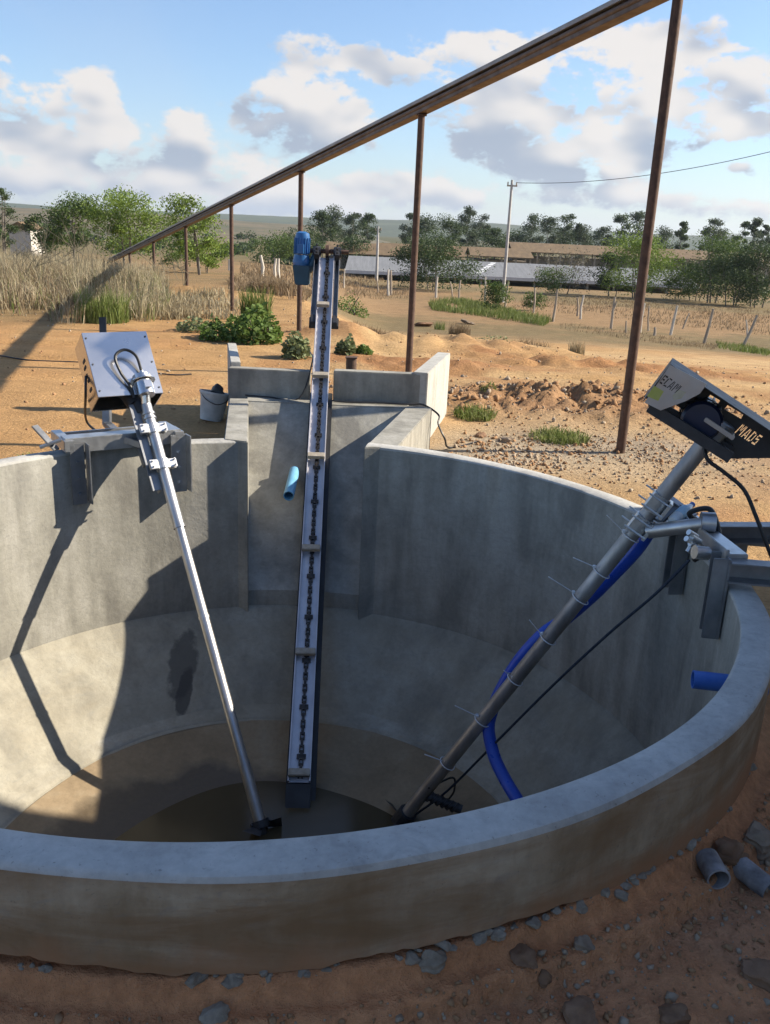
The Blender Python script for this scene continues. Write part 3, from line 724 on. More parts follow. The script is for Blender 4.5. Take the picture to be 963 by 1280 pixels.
# reading direction of the letters: along m as seen from the camera
np_ = cut_panel('near_panel', near, WN, 'ECAM', .042, mu((838, 480), WN), .0, M['hoodsheet'], rmx)
sq = [mu(p, WN) for p in ((818, 482), (830, 489), (823, 501), (809, 495))]
mb = MB(); mb.prism([Rp(uu, WN+.003, mm) for mm, uu in sq], w*.001); mb.build('sticker', M['sticker'], np_)
sq = [mu(p, WN) for p in ((849, 487), (858, 490), (852, 498), (842, 500), (841, 494))]
mb = MB(); mb.prism([Rp(uu, WN+.003, mm) for mm, uu in sq], w*.001); mb.build('scuff', M['scuff'], np_)
m0, u1 = near[0]
ub = mu((806, 503), WN)[1]
fA = mu((914, 573), WF); fB = mu((966, 561), WF); mR = fB[0]+.07
far = [(m0, u1-.002), (mR, u1-.002), (mR, fB[1]+.0), fA, (m0, ub-.02)]
def rect(px, k, a, b_):
    c = mu(px, k); return [(c[0]-a, c[1]-b_), (c[0]+a, c[1]-b_*.6), (c[0]+a*.9, c[1]+b_), (c[0]-a, c[1]+b_*.7)]
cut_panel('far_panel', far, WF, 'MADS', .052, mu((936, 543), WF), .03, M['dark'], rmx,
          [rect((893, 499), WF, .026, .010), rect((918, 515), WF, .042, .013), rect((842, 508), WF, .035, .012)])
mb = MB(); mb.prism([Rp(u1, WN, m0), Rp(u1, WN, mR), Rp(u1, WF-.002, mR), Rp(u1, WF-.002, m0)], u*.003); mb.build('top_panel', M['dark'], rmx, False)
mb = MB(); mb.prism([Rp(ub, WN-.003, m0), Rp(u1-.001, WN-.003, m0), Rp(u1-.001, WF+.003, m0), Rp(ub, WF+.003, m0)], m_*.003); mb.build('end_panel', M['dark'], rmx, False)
r0 = mu((812, 508), WN-.05); r1 = mu((914, 572), WN-.05)
mb = MB(); mb.bar(Rp(r0[1], WN-.05, r0[0]), Rp(r1[1], WN-.05, r1[0]), .05, .03, w); mb.bar(Rp(r0[1], WF+.05, r0[0]), Rp(r1[1], WF+.05, r1[0]), .05, .03, w)
mb.build('base_rail', M['dark'], rmx, False, .002)
c = mu((877, 527), .06)
mb = MB()
mb.tube([Rp(c[1], -.15, c[0]), Rp(c[1], .03, c[0])], .082, 28)
for k in range(14):
    th = k*2*math.pi/14; dd = u*math.cos(th)+m_*math.sin(th); mb.box(Rp(c[1], -.06, c[0])+dd*.085, (.17, .006, .016), (w, dd.cross(w), dd))
mb.build('motor', M['navy'], rmx, True)
mb = MB(); mb.tube([Rp(c[1], .03, c[0]), Rp(c[1], .055, c[0]), Rp(c[1], .07, c[0]), Rp(c[1], .072, c[0])], [.09, .09, .078, .04], 28); mb.build('fan_cover', M['navy'], rmx, True)
mb = MB(); mb.tube([Rp(.50, 0, 0), Rp(.60, 0, 0)], [.05, .065], 20); mb.box(Rp(.575, 0, .0), (.02, .17, .15), (u, w, m_))
mb.build('mount_flange', M['hoodsheet'], rmx, False, .003)
k0 = Rp(c[1], .06, c[0])+Vector((.02, 0, -.07))
mb = MB(); mb.tube(smoothpath([k0, pd(884, 573, 3.78), pd(905, 590, 3.76), pd(930, 612, 3.74), pd(945, 645, 3.7), pd(960, 684, 3.66), pd(972, 715, 3.62), pd(990, 760, 3.6)]), .009, 8); mb.build('power_cable', M['black'], rmx, True)
# bracket on the rim: two inner legs, cross channels over the wall, long bar, outside plate
legs = [tp(82, 1.985, .06), tp(97, 1.985, .075)]
for k, p in enumerate(legs):
    q = 82 if k == 0 else 97; out = (tp(q, 3, 0)-tp(q, 2, 0)).normalized(); tg = Vector((out.y, -out.x, 0))
    mb = MB(); mb.box(p+Vector((0, 0, -.125)), (.014, .105, .36), (out, tg, UPZ)); mb.box(p+tg*.045-out*.035+Vector((0, 0, -.125)), (.06, .012, .36), (out, tg, UPZ)); mb.box(p-tg*.045-out*.03+Vector((0, 0, -.125)), (.05, .012, .36), (out, tg, UPZ))
    mb.build('leg', M['grey_steel'], rmx, False, .003)
    mb = MB(); c0 = p+Vector((0, 0, .0)); c1 = p+out*.52
    mb.bar(c0, c1, .012, .085); mb.bar(c0+tg*.035+Vector((0, 0, .043)), c1+tg*.035+Vector((0, 0, .043)), .075, .008); mb.bar(c0+tg*.035-Vector((0, 0, .038)), c1+tg*.035-Vector((0, 0, .038)), .075, .008)
    mb.build('cross_channel', M['grey_steel'], rmx, False, .002)
pA = tp(77, 2.10, .10); pB = tp(95, 2.02, .10)
mb = MB(); mb.bar(tp(74, 2.03, .115), tp(97, 2.03, .115), .08, .05); mb.bar(tp(74, 1.985, .125), tp(97, 1.985, .125), .014, .06); mb.build('long_bar', M['galv'], rmx, False, .003)
o_ = (tp(80, 3, 0)-tp(80, 2, 0)).normalized(); t_ = Vector((o_.y, -o_.x, 0))
pb = tp(79, 2.36, .0)
mb = MB(); fx = Vector((1, -.12, 0)).normalized(); fy = Vector((.12, 1, 0)).normalized()
pt = pd(918, 672, 4.2)
mb.box(pt, (.32, .012, .07), (fx, fy, UPZ)); mb.box(pt+fx*.03+Vector((0, .004, -.13)), (.085, .012, .20), (fx, fy, UPZ))
mb.build('outer_plate', M['grey_steel'], rmx, False, .002)
for s in (-.02, .10): mb = MB(); mb.tube([pt+fx*s-fy*.008, pt+fx*s-fy*.012], .011, 10); mb.build('bolt', M['white'], rmx)
# pivot arm: round arm plus slotted frame
e1 = pd(884, 655, 3.75); 
mb = MB(); mb.tube([Rp(.0, .02, .05), e1], .034, 16); mb.tube([e1+Vector((-.03, 0, .01)), e1+Vector((.03, -.01, .012))], .045, 16); mb.tube([e1+Vector((0, 0, -.0)), e1+Vector((.0, .02, -.13))], .02, 10)
mb.build('pivot_arm', M['steel_tube'], rmx, True)
g = [pd(830, 617, 4.05), pd(868, 645, 3.92), pd(806, 640, 4.0), pd(846, 662, 3.9)]
mb = MB(); mb.bar(g[0], g[1], .05, .012); mb.bar(g[2], g[3], .04, .012); mb.bar(g[0], g[2], .06, .014); mb.bar(g[1], g[3], .05, .014); mb.bar(g[0].lerp(g[1], .5), g[2].lerp(g[3], .5), .045, .013)
mb.build('slotted_frame', M['grey_steel'], rmx, False, .002)
mb = MB(); mb.tube(smoothpath([pd(868, 650, 3.85), pd(862, 642, 3.84), pd(872, 637, 3.82), pd(886, 636, 3.8), pd(893, 645, 3.78), pd(899, 668, 3.74), pd(890, 672, 3.7), pd(882, 690, 3.62), pd(868, 700, 3.58)]), .012, 8)
mb.tube(smoothpath([pd(886, 636, 3.81), pd(894, 650, 3.79), pd(896, 664, 3.76)]), .009, 8)
mb.build('cable_bundle', M['black'], rmx, True)
mb = MB()
for px in ((866, 668), (870, 674), (863, 676), (868, 682)): mb.tube([pd(px[0]-5, px[1]-3, 3.6), pd(px[0]+5, px[1]+3, 3.62)], .013, 10)
mb.tube([pd(860, 690, 3.6), pd(866, 680, 3.61)], .012, 8); mb.tube([pd(868, 690, 3.55), pd(885, 692, 3.56)], .03, 14)
mb.build('shackle', M['galv'], rmx, True)
# lower end: propeller side shaft
mb = MB(); mb.tube([B+u*.05, B-u*.06], .055, 16)
for k in range(3):
    th = k*2.09; d = (w*math.cos(th)+m_*math.sin(th)); e = (w*-math.sin(th)+m_*math.cos(th)); mb.add([B-u*.0+d*.03+e*.02, B-u*.03+d*.03-e*.02, B-u*.06+d*.13-e*.05, B+d*.14+e*.05], [(0, 1, 2, 3)])
mb.build('propeller', M['dark'], rmx)
s0 = B+u*.22; mb = MB(); mb.tube([s0, pz(577, 1012, -1.72)], .026, 12)
for k in range(6): q = s0.lerp(pz(577, 1012, -1.72), .15+.13*k); mb.tube([q, q+Vector((.012, -.006, -.01))], .034, 12)
mb.build('side_shaft', M['dark'], rmx, True)
mb = MB(); mb.tube(smoothpath([B+u*.30+w*.04, pd(566, 972, 4.33), pd(568, 988, 4.33), pd(562, 998, 4.34)]), .006, 6); mb.build('sensor_cable', M['black'], rmx, True)
# zip ties
def on_shaft(px, py):  # nearest point of the shaft to a sight line
    best = None
    for k in range(400):
        a = -2.2+2.5*k/400; q = A+u*a; d = ray(px, py); t = (q-CAM).dot(d)/d.dot(d); e = (q-CAM-d*t).length
        if best is None or e < best[0]: best = (e, a)
    return best[1]
for tip, root in (((759, 644), (779, 664)), ((717, 697), (742, 708)), ((686, 721), (716, 740)), ((662, 775), (676, 792)), ((569, 882), (596, 895)), ((531, 943), (556, 952)), ((630, 838), (640, 846))):
    a = on_shaft(root[0]+8, root[1]+6); q = A+u*a; rg = [q+(w*math.cos(t)+m_*math.sin(t))*.0455 for t in np.linspace(0, 6.283, 21)]
    mb = MB(); mb.tube(rg, .003, 6, False)
    dp = q.y; mb.bar(pd(root[0], root[1], dp), pd(tip[0], tip[1], dp-.03), .006, .004); mb.box(pd(root[0]+1, root[1], dp-.02), (.012, .012, .012))
    mb.build('zip_tie', M['tie'], rmx)
# hose and rope
def hp(px, py, off): 
    a = on_shaft(px, py); return pd(px, py, (A+u*a).y+off)
hs = [pd(812, 664, 4.02), pd(795, 688, 4.06), hp(768, 717, .10), hp(740, 745, .11), hp(705, 775, .12), hp(680, 792, .10), hp(652, 822, .08), hp(630, 856, .06), pd(617, 884, 4.20), pd(611, 910, 4.16), pd(618, 945, 4.08), pd(632, 975, 3.98), pd(650, 1005, 3.86), pd(675, 1050, 3.72)]
mb = MB(); mb.tube(smoothpath(hs, 7), .034, 18); mb.build('hose', M['hose'], rmx, True)
mb = MB(); rp = [pd(862, 700, 3.56), pd(820, 742, 3.62), pd(760, 793, 3.75), pd(690, 858, 3.92), pd(620, 928, 4.1), pd(560, 988, 4.25), pd(520, 1018, 4.3)]
mb.tube(smoothpath(rp, 6), .0065, 8); o = mb.build('rope', M['rope'], None, True); tag(o, 'thin dark rope slanting from right bracket down towards the pit bottom', 'rope')

# ------------------------------------------------------------------ CHAIN CONVEYOR
P0 = pz(374, 978, -1.80); sl_ = .745
Pt = None
for k in range(2000):
    y = 7+k*.001; z = P0.z+sl_*(y-P0.y); q = pd(409, 322, y)
    if q.z <= z: Pt = q; break
E = (Pt-P0); LC = E.length; E.normalize(); SX = Vector((E.y, -E.x, 0)).normalized(); NN = SX.cross(E)
if NN.z < 0: NN = -NN
if SX.x < 0: SX = -SX
cv = thing('chain_conveyor', 'long steep pale steel chain scraper conveyor rising out of the pit', 'conveyor', P0)
def Kp(a, b_, c): return P0+E*a+SX*b_+NN*c
def kb(mb, a0, a1, b0, b1, c0, c1): mb.box(Kp((a0+a1)/2, (b0+b1)/2, (c0+c1)/2), (abs(a1-a0), abs(b1-b0), abs(c1-c0)), (E, SX, NN))
CW = .068
mb = MB(); kb(mb, .0, LC, -CW, CW, -.012, 0); kb(mb, .0, LC, -CW, -CW+.008, 0, .028); kb(mb, .0, LC, CW-.008, CW, 0, .028)
mb.build('trough', M['conv'], cv, False, .002)
mb = MB(); kb(mb, -.3, LC*.655, -CW-.010, CW+.034, -.06, -.014); mb.build('back_trough', M['blackplate'], cv, False, .003)
for s in (-1, 1):
    mb = MB(); a0 = LC*.835; off = s*(CW+.026)
    kb(mb, a0, LC-.02, off-.022, off+.022, -.05, -.042); kb(mb, a0, LC-.02, off-.022, off-.016, -.042, .02); kb(mb, a0, LC-.02, off+.016, off+.022, -.042, .02)
    mb.build('side_channel', M['grey_steel'], cv, False, .002)
    mb = MB(); kb(mb, a0-.05, a0+.06, off-.034, off+.034, -.09, -.052); kb(mb, a0-.08, a0+.02, off-.02, off+.022, -.052, .015); mb.build('mount_block', M['dark'], cv, False, .004)
    mb = MB(); kb(mb, LC-.05, LC+.06, off-.022, off+.022, -.04, .07); mb.tube([Kp(LC+.04, off-.035, .03), Kp(LC+.04, off+.035, .03)], .048, 18)
    for k in range(3): mb.tube([Kp(LC-.04+.05*k, off, .08), Kp(LC-.04+.05*k, off, .10)], .012, 6)
    mb.build('bearing', M['dark'], cv, False, .004)
mb = MB(); mb.tube([Kp(LC+.05, -.2, .03), Kp(LC+.05, .2, .03)], .02, 12); mb.tube([Kp(LC+.05, -.015, .03), Kp(LC+.05, .015, .03)], .06, 14); mb.build('drive_shaft', M['rust'], cv, True)
mb = MB(); a = .02; k = 0; cc = .006
while a < LC:
    if k % 2 == 0:
        kb(mb, a, a+.046, cc-.015, cc-.008, .006, .022); kb(mb, a, a+.046, cc+.008, cc+.015, .006, .022)
    else: kb(mb, a-.006, a+.052, cc-.008, cc+.008, .008, .022)
    if k % 8 == 3: kb(mb, a, a+.03, cc-.028, cc+.028, .008, .014)
    a += .04; k += 1
mb.build('chain', M['chain'], cv)
def conv_a(py):
    best = None
    for k in range(1200):
        a = -.3+k*(LC+.3)/1200; q = Kp(a, 0, .03)-CAM
        cx_ = q.dot(X); cy_ = q.dot(Y); cz_ = -q.dot(Z); v = CY-cy_/cz_*F
        if best is None or abs(v-py) < best[0]: best = (abs(v-py), a)
    return best[1]
for py in (382, 470, 571, 686, 816, 967, 1100):
    a = conv_a(py); 
    if py == 1100: continue
    mb = MB(); kb(mb, a-.022, a+.022, -CW+.002-.02*0, CW*.62 if py < 400 else CW*.95, .026, .062); mb.build('flight', M['flight'], cv, False, .004)
mb = MB(); kb(mb, -.85, -.02, -CW-.005, CW+.005, -.05, .03); mb.build('tail_boot', M['blackplate'], cv, False, .004)
# blue gear motor
def gm(px, py): return pd(px, py, Pt.y-.02)
mc = gm(378, 306); ax = Vector((.03, .05, 1)).normalized()
mb = MB(); base = gm(377, 325)
mb.tube([base+ax*.05, base+ax*.20, base+ax*.235, base+ax*.25], [.062, .067, .06, .03], 26)
for k in range(18):
    th = k*2*math.pi/18; d = Vector((math.cos(th), math.sin(th), 0)); mb.box(base+ax*.125+d*.068, (.014, .005, .14), (d, Vector((-d.y, d.x, 0)), ax))
mb.build('motor', M['blue'], cv, True)
mb = MB(); mb.tube([base-ax*.0, base+ax*.045], [.075, .07], 26); mb.tube([base-ax*.025, base], [.079, .079], 26); mb.tube([base-ax*.05, base-ax*.025], [.07, .078], 26); mb.box(base+Vector((.0, -.09, .10)), (.06, .05, .08)); mb.build('motor_flange', M['blue'], cv, True, .0)
mb = MB(); mb.prism([base+Vector((-.075, -.07, -.045)), base+Vector((.085, -.07, -.045)), base+Vector((.075, -.06, -.22)), base+Vector((-.05, -.06, -.22))], (0, .14, 0)); mb.tube([base+Vector((.06, 0, -.1)), Kp(LC+.05, -.08, .03)], .04, 16)
mb.build('gearbox', M['teal'], cv, False, .008)

# ------------------------------------------------------------------ SLOPING OVERHEAD BEAM
def bt(t): return Vector((1.98-1.765*t, 7.33+3.69*t, 3.11-.463*t))
S_ = lambda p: CAM+(p-CAM)
bm_ = thing('sloping_beam', 'long rusty brown channel beam on posts, sloping down into the distance', 'beam', bt(0)*1)
p0, p1 = bt(-.34), bt(7.05); dr = (p1-p0).normalized(); sd = Vector((dr.y, -dr.x, 0)).normalized()
if sd.y > 0: sd = -sd
upv = dr.cross(sd); upv = upv if upv.z > 0 else -upv
def rail(mb, b_, c, ww, hh): c = .085+c*.75; hh = hh*.78 if hh > .03 else hh; mb.box((p0+p1)/2+sd*b_+upv*c, ((p1-p0).length, ww, hh), (dr, sd, upv))
mb = MB(); rail(mb, 0, .045, .15, .012); rail(mb, .075, .06, .012, .05); mb.build('top_flange', M['beam_top'], bm_, False, .002)
mb = MB(); rail(mb, -.03, -.025, .012, .135); rail(mb, .0, -.095, .12, .012); rail(mb, .055, -.075, .012, .04); mb.tube([p0+sd*.045+upv*.07, p1+sd*.045+upv*.07], .027, 12); mb.build('channel', M['beam'], bm_, False, .002)
for t in range(8):
    q = bt(t); zb = gh1(q.x, q.y)
    po = thing('beam_post', None, 'post', (q.x, q.y, zb), 'rusty posts carrying the sloping beam')
    po['label'] = ['rusty post nearest the tank, right of the tall post by the wing wall', 'rusty post rising just behind the concrete wing wall', 'rusty post directly behind the blue motor of the conveyor',
                   'rusty post behind the green bush left of the conveyor', 'rusty post in front of the lone bright tree', 'short rusty post second left of the lone bright tree', 'short rusty post next to last at the far low beam end', 'shortest rusty post, at the very low end of the beam'][t]
    mb = MB(); mb.tube([(q.x, q.y, zb-.1), (q.x, q.y, q.z-.004)], .040, 14); mb.build('pipe', M['rust'], po, True)
    mb = MB(); mb.box((q.x, q.y, q.z-.0), (.12, .12, .010)); mb.build('cap_plate', M['rust'], po)

# ------------------------------------------------------------------ SMALL SITE THINGS
# PVC stubs
def pipe_thing(name, p, q, r, mat, label, cat='pipe', t=.006):
    mb = MB(); mb.pipe(p, q, r, t, 24); o = mb.build(name, mat, None, True); return tag(o, label, cat)
rn = Vector((0, -1.19, 1.43)).normalized()
q = pd(363, 600, 6.28)
pipe_thing('pipe_stub', q+Vector((.015, .16, .03)), pd(361, 620, 6.02), .038, M['pvc'], 'pale blue pipe stub poking out of the sunlit ramp beside the conveyor')
q = tp(112, 2.02, -.19); qi = pd(874, 848, 2.98)
pipe_thing('pipe_stub', q+Vector((.1, -.02, 0)), Vector((q.x-.16, q.y+.02, q.z)), .034, M['pvcdk'], 'dark blue pipe stub poking from the shaded inner wall below right rim')
def gnd(u_, v_, dz=0): g_ = ground_at(u_, v_); return Vector((g_.x, g_.y, g_.z+float(gbump(np.array([g_.x]), np.array([g_.y]))[0])+dz))
q = gnd(893, 1098); pipe_thing('broken_pipe', q+Vector((-.005, .06, .022)), q+Vector((.0, -.03, .02)), .034, M['pvcgrey'], 'whitish broken pipe end half sunk in red soil beside the wall', 'pipe', .005)
q = gnd(940, 1105); pipe_thing('broken_pipe', q+Vector((-.045, .06, .035)), q+Vector((.03, -.05, .02)), .034, M['pvcgrey'], 'black-smeared broken pipe lying slanted at the right picture edge', 'pipe', .005)
# rusty stub on parapet
mb = MB(); p = Vector((-.345, 7.55, -.3)); mb.tube([p, p+Vector((0, 0, .62))], .045, 12); mb.box(p+Vector((0, 0, .62)), (.10, .10, .008)); o = mb.build('rusty_stub', M['rust'], None, True); tag(o, 'short rusty steel stub standing just behind the right parapet', 'post')
# cables lying about
def cable(pts, r, label, mat='black', name='cable'):
    mb = MB(); mb.tube(smoothpath(pts, 6), r, 6); o = mb.build(name, M[mat], None, True); return tag(o, label, 'cable')
cable([Vector((-.62, 7.15, .03)), Vector((-.40, 7.14, .012)), Vector((-.1, 7.16, .012)), Vector((.12, 7.15, .012)), Vector((.27, 7.17, .012)), Vector((.40, 7.08, -.05)), pd(548, 530, 7.0), pd(556, 548, 6.95), gnd(563, 560, .01), gnd(600, 552, .01)], .008, 'black cable lying along the ledge and dropping over the channel corner')
cable([gnd(240, 470, .015), gnd(205, 469, .015), gnd(120, 455, .015), gnd(40, 447, .015), gnd(0, 444, .015)], .008, 'thin wire lying on orange sand behind the left mixer hood', 'dark')
cable([Vector((-1.2, 7.235, .012)), Vector((-1.0, 7.2, .012)), Vector((-.75, 7.19, .015)), Vector((-.66, 7.35, .3)), pd(388, 440, 7.9)], .006, 'black cable running up beside the conveyor from the left ledge')
# bucket
q = gnd(264, 524); bk = thing('bucket', 'white plastic bucket standing on sand left of the channel', 'bucket', q)
mb = MB(); pr = [(.0, .0), (.10, .0), (.125, .20), (.135, .24), (.140, .24), (.140, .26), (.128, .26), (.118, .20), (.093, .012), (0, .012)]; vs = []; n_ = 28
for k in range(n_):
    t = 2*math.pi*k/n_
    for r_, z_ in pr: vs.append(q+Vector((r_*math.cos(t), r_*math.sin(t), z_)))
L_ = len(pr); mb.add(vs, [(k*L_+i, ((k+1) % n_)*L_+i, ((k+1) % n_)*L_+i+1, k*L_+i+1) for k in range(n_) for i in range(L_-1)])
bo = mb.build('body', M['bucket'], bk, True); 
mb = MB(); mb.tube(smoothpath([q+Vector((-.14, 0, .25)), q+Vector((-.09, -.10, .19)), q+Vector((0, -.145, .16)), q+Vector((.09, -.10, .19)), q+Vector((.14, 0, .25))]), .004, 6); mb.build('handle', M['dark'], bk, True)
bk.rotation_euler = (R(-4), R(10), R(20))
mb = MB(); lump(mb, q+Vector((.05, .0, .25)), .085, 5, .8, 3); o = mb.build('rag', M['black'], None, True); tag(o, 'crumpled black rag stuffed in the top of the white bucket', 'rag')

# water bottle lying on the bracket frame
M['clear'] = simple('hazy_clear_plastic', (.55, .62, .66), (.70, .75, .78), 12, .2)
b0 = pd(841, 652, 3.86); b1 = pd(862, 634, 3.98); bd = (b1-b0).normalized(); L0 = .20
bt_ = thing('water_bottle', 'small plastic water bottle with pale blue label lying on the right bracket', 'bottle', b0)
mb = MB(); mb.tube([b0, b0+bd*.008, b0+bd*.05, b0+bd*.13, b0+bd*.165, b0+bd*.185], [.022, .028, .029, .029, .016, .012], 18); mb.build('body', M['clear'], bt_, True)
mb = MB(); mb.tube([b0+bd*.055, b0+bd*.125], [.0302, .0302], 18); mb.build('label', M['blueroofs'], bt_, True)
mb = MB(); mb.tube([b0+bd*.183, b0+bd*.2], [.014, .014], 14); mb.build('cap', M['pvcdk'], bt_, True)
# rocks
def rock(px, py, s, label, mat='rock', sink=.2, seed=0, sq=.7):
    q = gnd(px, py); mb = MB(); lump(mb, q+Vector((0, 0, s*(.5-sink))), s, seed or int(px*7+py), sq, 4); o = mb.build('rock', M[mat], None, True); tag(o, label, 'rock', 'rocks on the red soil')
rock(905, 1068, .045, 'dark upright rock wedged between the wall and the broken pipes', 'rock_red')
rock(945, 1052, .06, 'pale flat rock at right edge, above the broken pipes', 'rock')
rock(925, 1078, .035, 'small brown rock just above the slanted black-smeared pipe', 'rock_red')
rock(955, 1070, .05, 'rounded rock at the right edge between pale rock and pipe', 'rock')
rock(952, 1228, .05, 'flat reddish rock at the right edge low in the corner', 'rock_red')
rock(730, 1182, .032, 'smooth greenish grey stone lying on soil below the wall', 'rock', .35)
rock(722, 1275, .045, 'brown stone at the bottom edge below the smooth grey stone', 'rock_red')
rock(840, 1278, .05, 'brown stone cut by the bottom edge, right of the centre', 'rock_red')
rock(268, 1272, .028, 'grey angular concrete chip near the bottom left on soil', 'mortar')
rock(655, 1200, .03, 'dark clod of stone close to the mortar crumbs', 'rock_red')
rock(775, 1122, .022, 'small grey stone against the foot of the wall', 'mortar')
rock(622, 1170, .026, 'grey mortar lump leaning at the wall foot', 'mortar')
rock(540, 1205, .036, 'crumbling grey-brown lump at the foot of the front wall', 'mortar')
rock(680, 1225, .02, 'little brown stone alone on the red soil', 'rock_red')
rock(634, 552, .06, 'round grey stone just behind the right rim', 'rock')
rock(600, 545, .05, 'small tan stone beside the gravel behind the rim', 'rock_red')
rock(585, 405, .3, 'long pale flat slab by the dirt bank', 'rock', .3, 0, .3)
rock(530, 408, .35, 'weathered fallen log-like slab on the dirt bank', 'rock_red', .3, 0, .3)
# gravel as one mass
def gravel():
    bm = bmesh.new(); bmesh.ops.create_icosphere(bm, subdivisions=1, radius=1); bv = np.array([v.co[:] for v in bm.verts]); bf = np.array([[v.index for v in f.verts] for f in bm.faces]); bm.free()
    P = []; S = []
    def pos(x, y, s): P.append((x, y)); S.append(s)
    for _ in range(6500):
        q = random.uniform(115, 260); e = abs(random.gauss(0, .38))+.06; p = tp(q, 2.12+e); pos(p.x, p.y, random.choice([.002, .003, .003, .004, .006, .009])*random.uniform(.7, 1.3))
    for _ in range(2000): pos(random.gauss(2.0, .75), random.gauss(7.3, .6), random.choice([.004, .006, .009, .014])*random.uniform(.7, 1.2))
    for _ in range(400): pos(random.gauss(.85, .35), random.gauss(7.0, .4), random.uniform(.008, .02))
    for _ in range(900):
        y = random.gauss(9.6, .55); pos(random.gauss(1.9+.25*(y-9.4), 1.3), y, random.choice([.01, .012, .018, .03])*random.uniform(.6, 1.2))
    for _ in range(900): pos(random.uniform(-7, 8), random.uniform(7, 19), random.uniform(.008, .02))
    P = np.array(P); S = np.array(S); r = np.hypot(P[:, 0]-TX, P[:, 1]-TY)
    ch = (P[:, 0] > -1.55-.1*(P[:, 1]-7)) & (P[:, 0] < .5+.2*(P[:, 1]-7)) & (P[:, 1] > 5.5) & (P[:, 1] < 8.7)
    ok = (r > 2.15) & ~ch; P = P[ok]; S = S[ok]; n = len(P)
    z = gh(P[:, 0], P[:, 1])+gbump(P[:, 0], P[:, 1])+S*.25
    sc = S[:, None]*rng.uniform(.6, 1.3, (n, 3)); V = (bv[None]+rng.normal(0, .22, (n, len(bv), 3)))*sc[:, None, :]*rng.uniform(.7, 1.3, (n, len(bv), 1))+np.stack([P[:, 0], P[:, 1], z], -1)[:, None, :]
    Fc = bf[None]+np.arange(n)[:, None, None]*len(bv)
    mi = np.repeat(rng.choice([0, 0, 1, 1, 1], n), len(bf))
    o = npmesh('gravel', V.reshape(-1, 3), Fc.reshape(-1, 3), [M['clod_pale'], M['clod_red']], midx=mi); o['kind'] = 'stuff'; o['label'] = 'loose gravel and clods strewn over the soil'; o['category'] = 'gravel'
gravel()

# ------------------------------------------------------------------ VEGETATION
def leaf_quads(P, size, flat=.0, lo=.6, hi=1.3, asp=.5):
    n = len(P); a = rng.normal(size=(n, 3)); a[:, 2] *= (1-flat); a /= np.linalg.norm(a, axis=1)[:, None]
    b = rng.normal(size=(n, 3)); b -= a*(a*b).sum(1)[:, None]; b /= np.linalg.norm(b, axis=1)[:, None]
    s = size*rng.uniform(lo, hi, n)[:, None]
    V = np.stack([P-a*s, P+b*s*asp, P+a*s, P-b*s*asp], 1).reshape(-1, 3)
    return V, np.arange(4*n).reshape(-1, 4)
def blades(P, h, wd, lean=.35, seg=2):
    n = len(P); hh = h*rng.uniform(.5, 1.15, n); th = rng.uniform(0, 6.283, n); ln = np.abs(rng.normal(0, lean, n))
    d = np.stack([np.cos(th), np.sin(th), 0*th], 1); ph = rng.uniform(0, 6.283, n); s = np.stack([np.cos(ph), np.sin(ph), 0*ph], 1)*(wd*rng.uniform(.6, 1.3, n))[:, None]
    up = np.array([0, 0, 1.])
    p1 = P+up*(hh*.55)[:, None]+d*(hh*ln*.3)[:, None]; p2 = P+up*(hh*(1-.25*ln))[:, None]+d*(hh*ln)[:, None]
    V = np.stack([P-s, P+s, p1+s*.7, p1-s*.7, p2+s*.08, p2-s*.08], 1).reshape(-1, 3)
    k = np.arange(n)[:, None]*6; Fc = np.concatenate([k+np.array([[0, 1, 2, 3]]), k+np.array([[3, 2, 4, 5]])], 0)
    return V, Fc
def tree(name, label, base, h, wd, mat, group=None, n=2200, leaf=.12, lean=0., crown0=.3, clumps=16, cat='tree', sparse=.55, trunk_r=None, stems=1, tmat=None):
    base = Vector(base); t = thing(name, label, cat, base, group)
    rr = random.Random(int(abs(base.x*131+base.y*17+h*7))); tips = []; mb = MB()
    tr = trunk_r or h*.018; n = int(n*2.6)
    for s in range(stems):
        off = Vector((rr.uniform(-1, 1)*wd*.12*(stems > 1), rr.uniform(-1, 1)*wd*.1*(stems > 1), 0))
        top = base+off*2.5+Vector((lean*h+rr.uniform(-.08, .08)*h, rr.uniform(-.05, .05)*h, h*.86))
        mid = (base+off).lerp(top, .5)+Vector((rr.uniform(-.04, .04)*h, 0, 0))
        mb.tube([base+off+Vector((0, 0, -.15)), mid, top], [tr, tr*.65, tr*.2], 7)
        nb = max(4, clumps//stems)
        for k in range(nb):
            f = crown0+(1-crown0)*(k+.5)/nb
            p = (base+off).lerp(mid, f*2) if f < .5 else mid.lerp(top, f*2-1)
            a = rr.uniform(0, 6.283); rad = wd/2*rr.uniform(.35, 1.)*(1.05-abs(f-.55)*1.1)
            q = p+Vector((math.cos(a)*rad, math.sin(a)*rad, rr.uniform(.0, .16)*h))
            q.z = min(q.z, base.z+h*.97)
            mb.tube([p, p.lerp(q, .5)+Vector((0, 0, .02*h)), q], [tr*.32, tr*.2, tr*.08], 5); tips.append(q)
        tips.append(top+Vector((0, 0, h*.06)))
    mb.build('trunk', tmat or M['bark'], t, True)
    k = len(tips); cw = rng.uniform(.5, 1.5, k); idx = rng.choice(k, n, p=cw/cw.sum()); T_ = np.array([q[:] for q in tips])
    sg = wd*.5*sparse*rng.uniform(.22, .55, k)*1.15
    gn = rng.normal(size=(n, 3)); gl = np.linalg.norm(gn, axis=1)[:, None]; gn = gn/gl*np.where(gl > 2.1, rng.uniform(.3, 2.1, gl.shape), gl)
    P = T_[idx]+gn*sg[idx][:, None]*np.array([1, 1, .66])
    P[:, 2] = np.maximum(P[:, 2], base.z+.05*h)
    V, Fc = leaf_quads(P, leaf*.74, .2); npmesh('crown', V, Fc, M[mat], t)
    return t
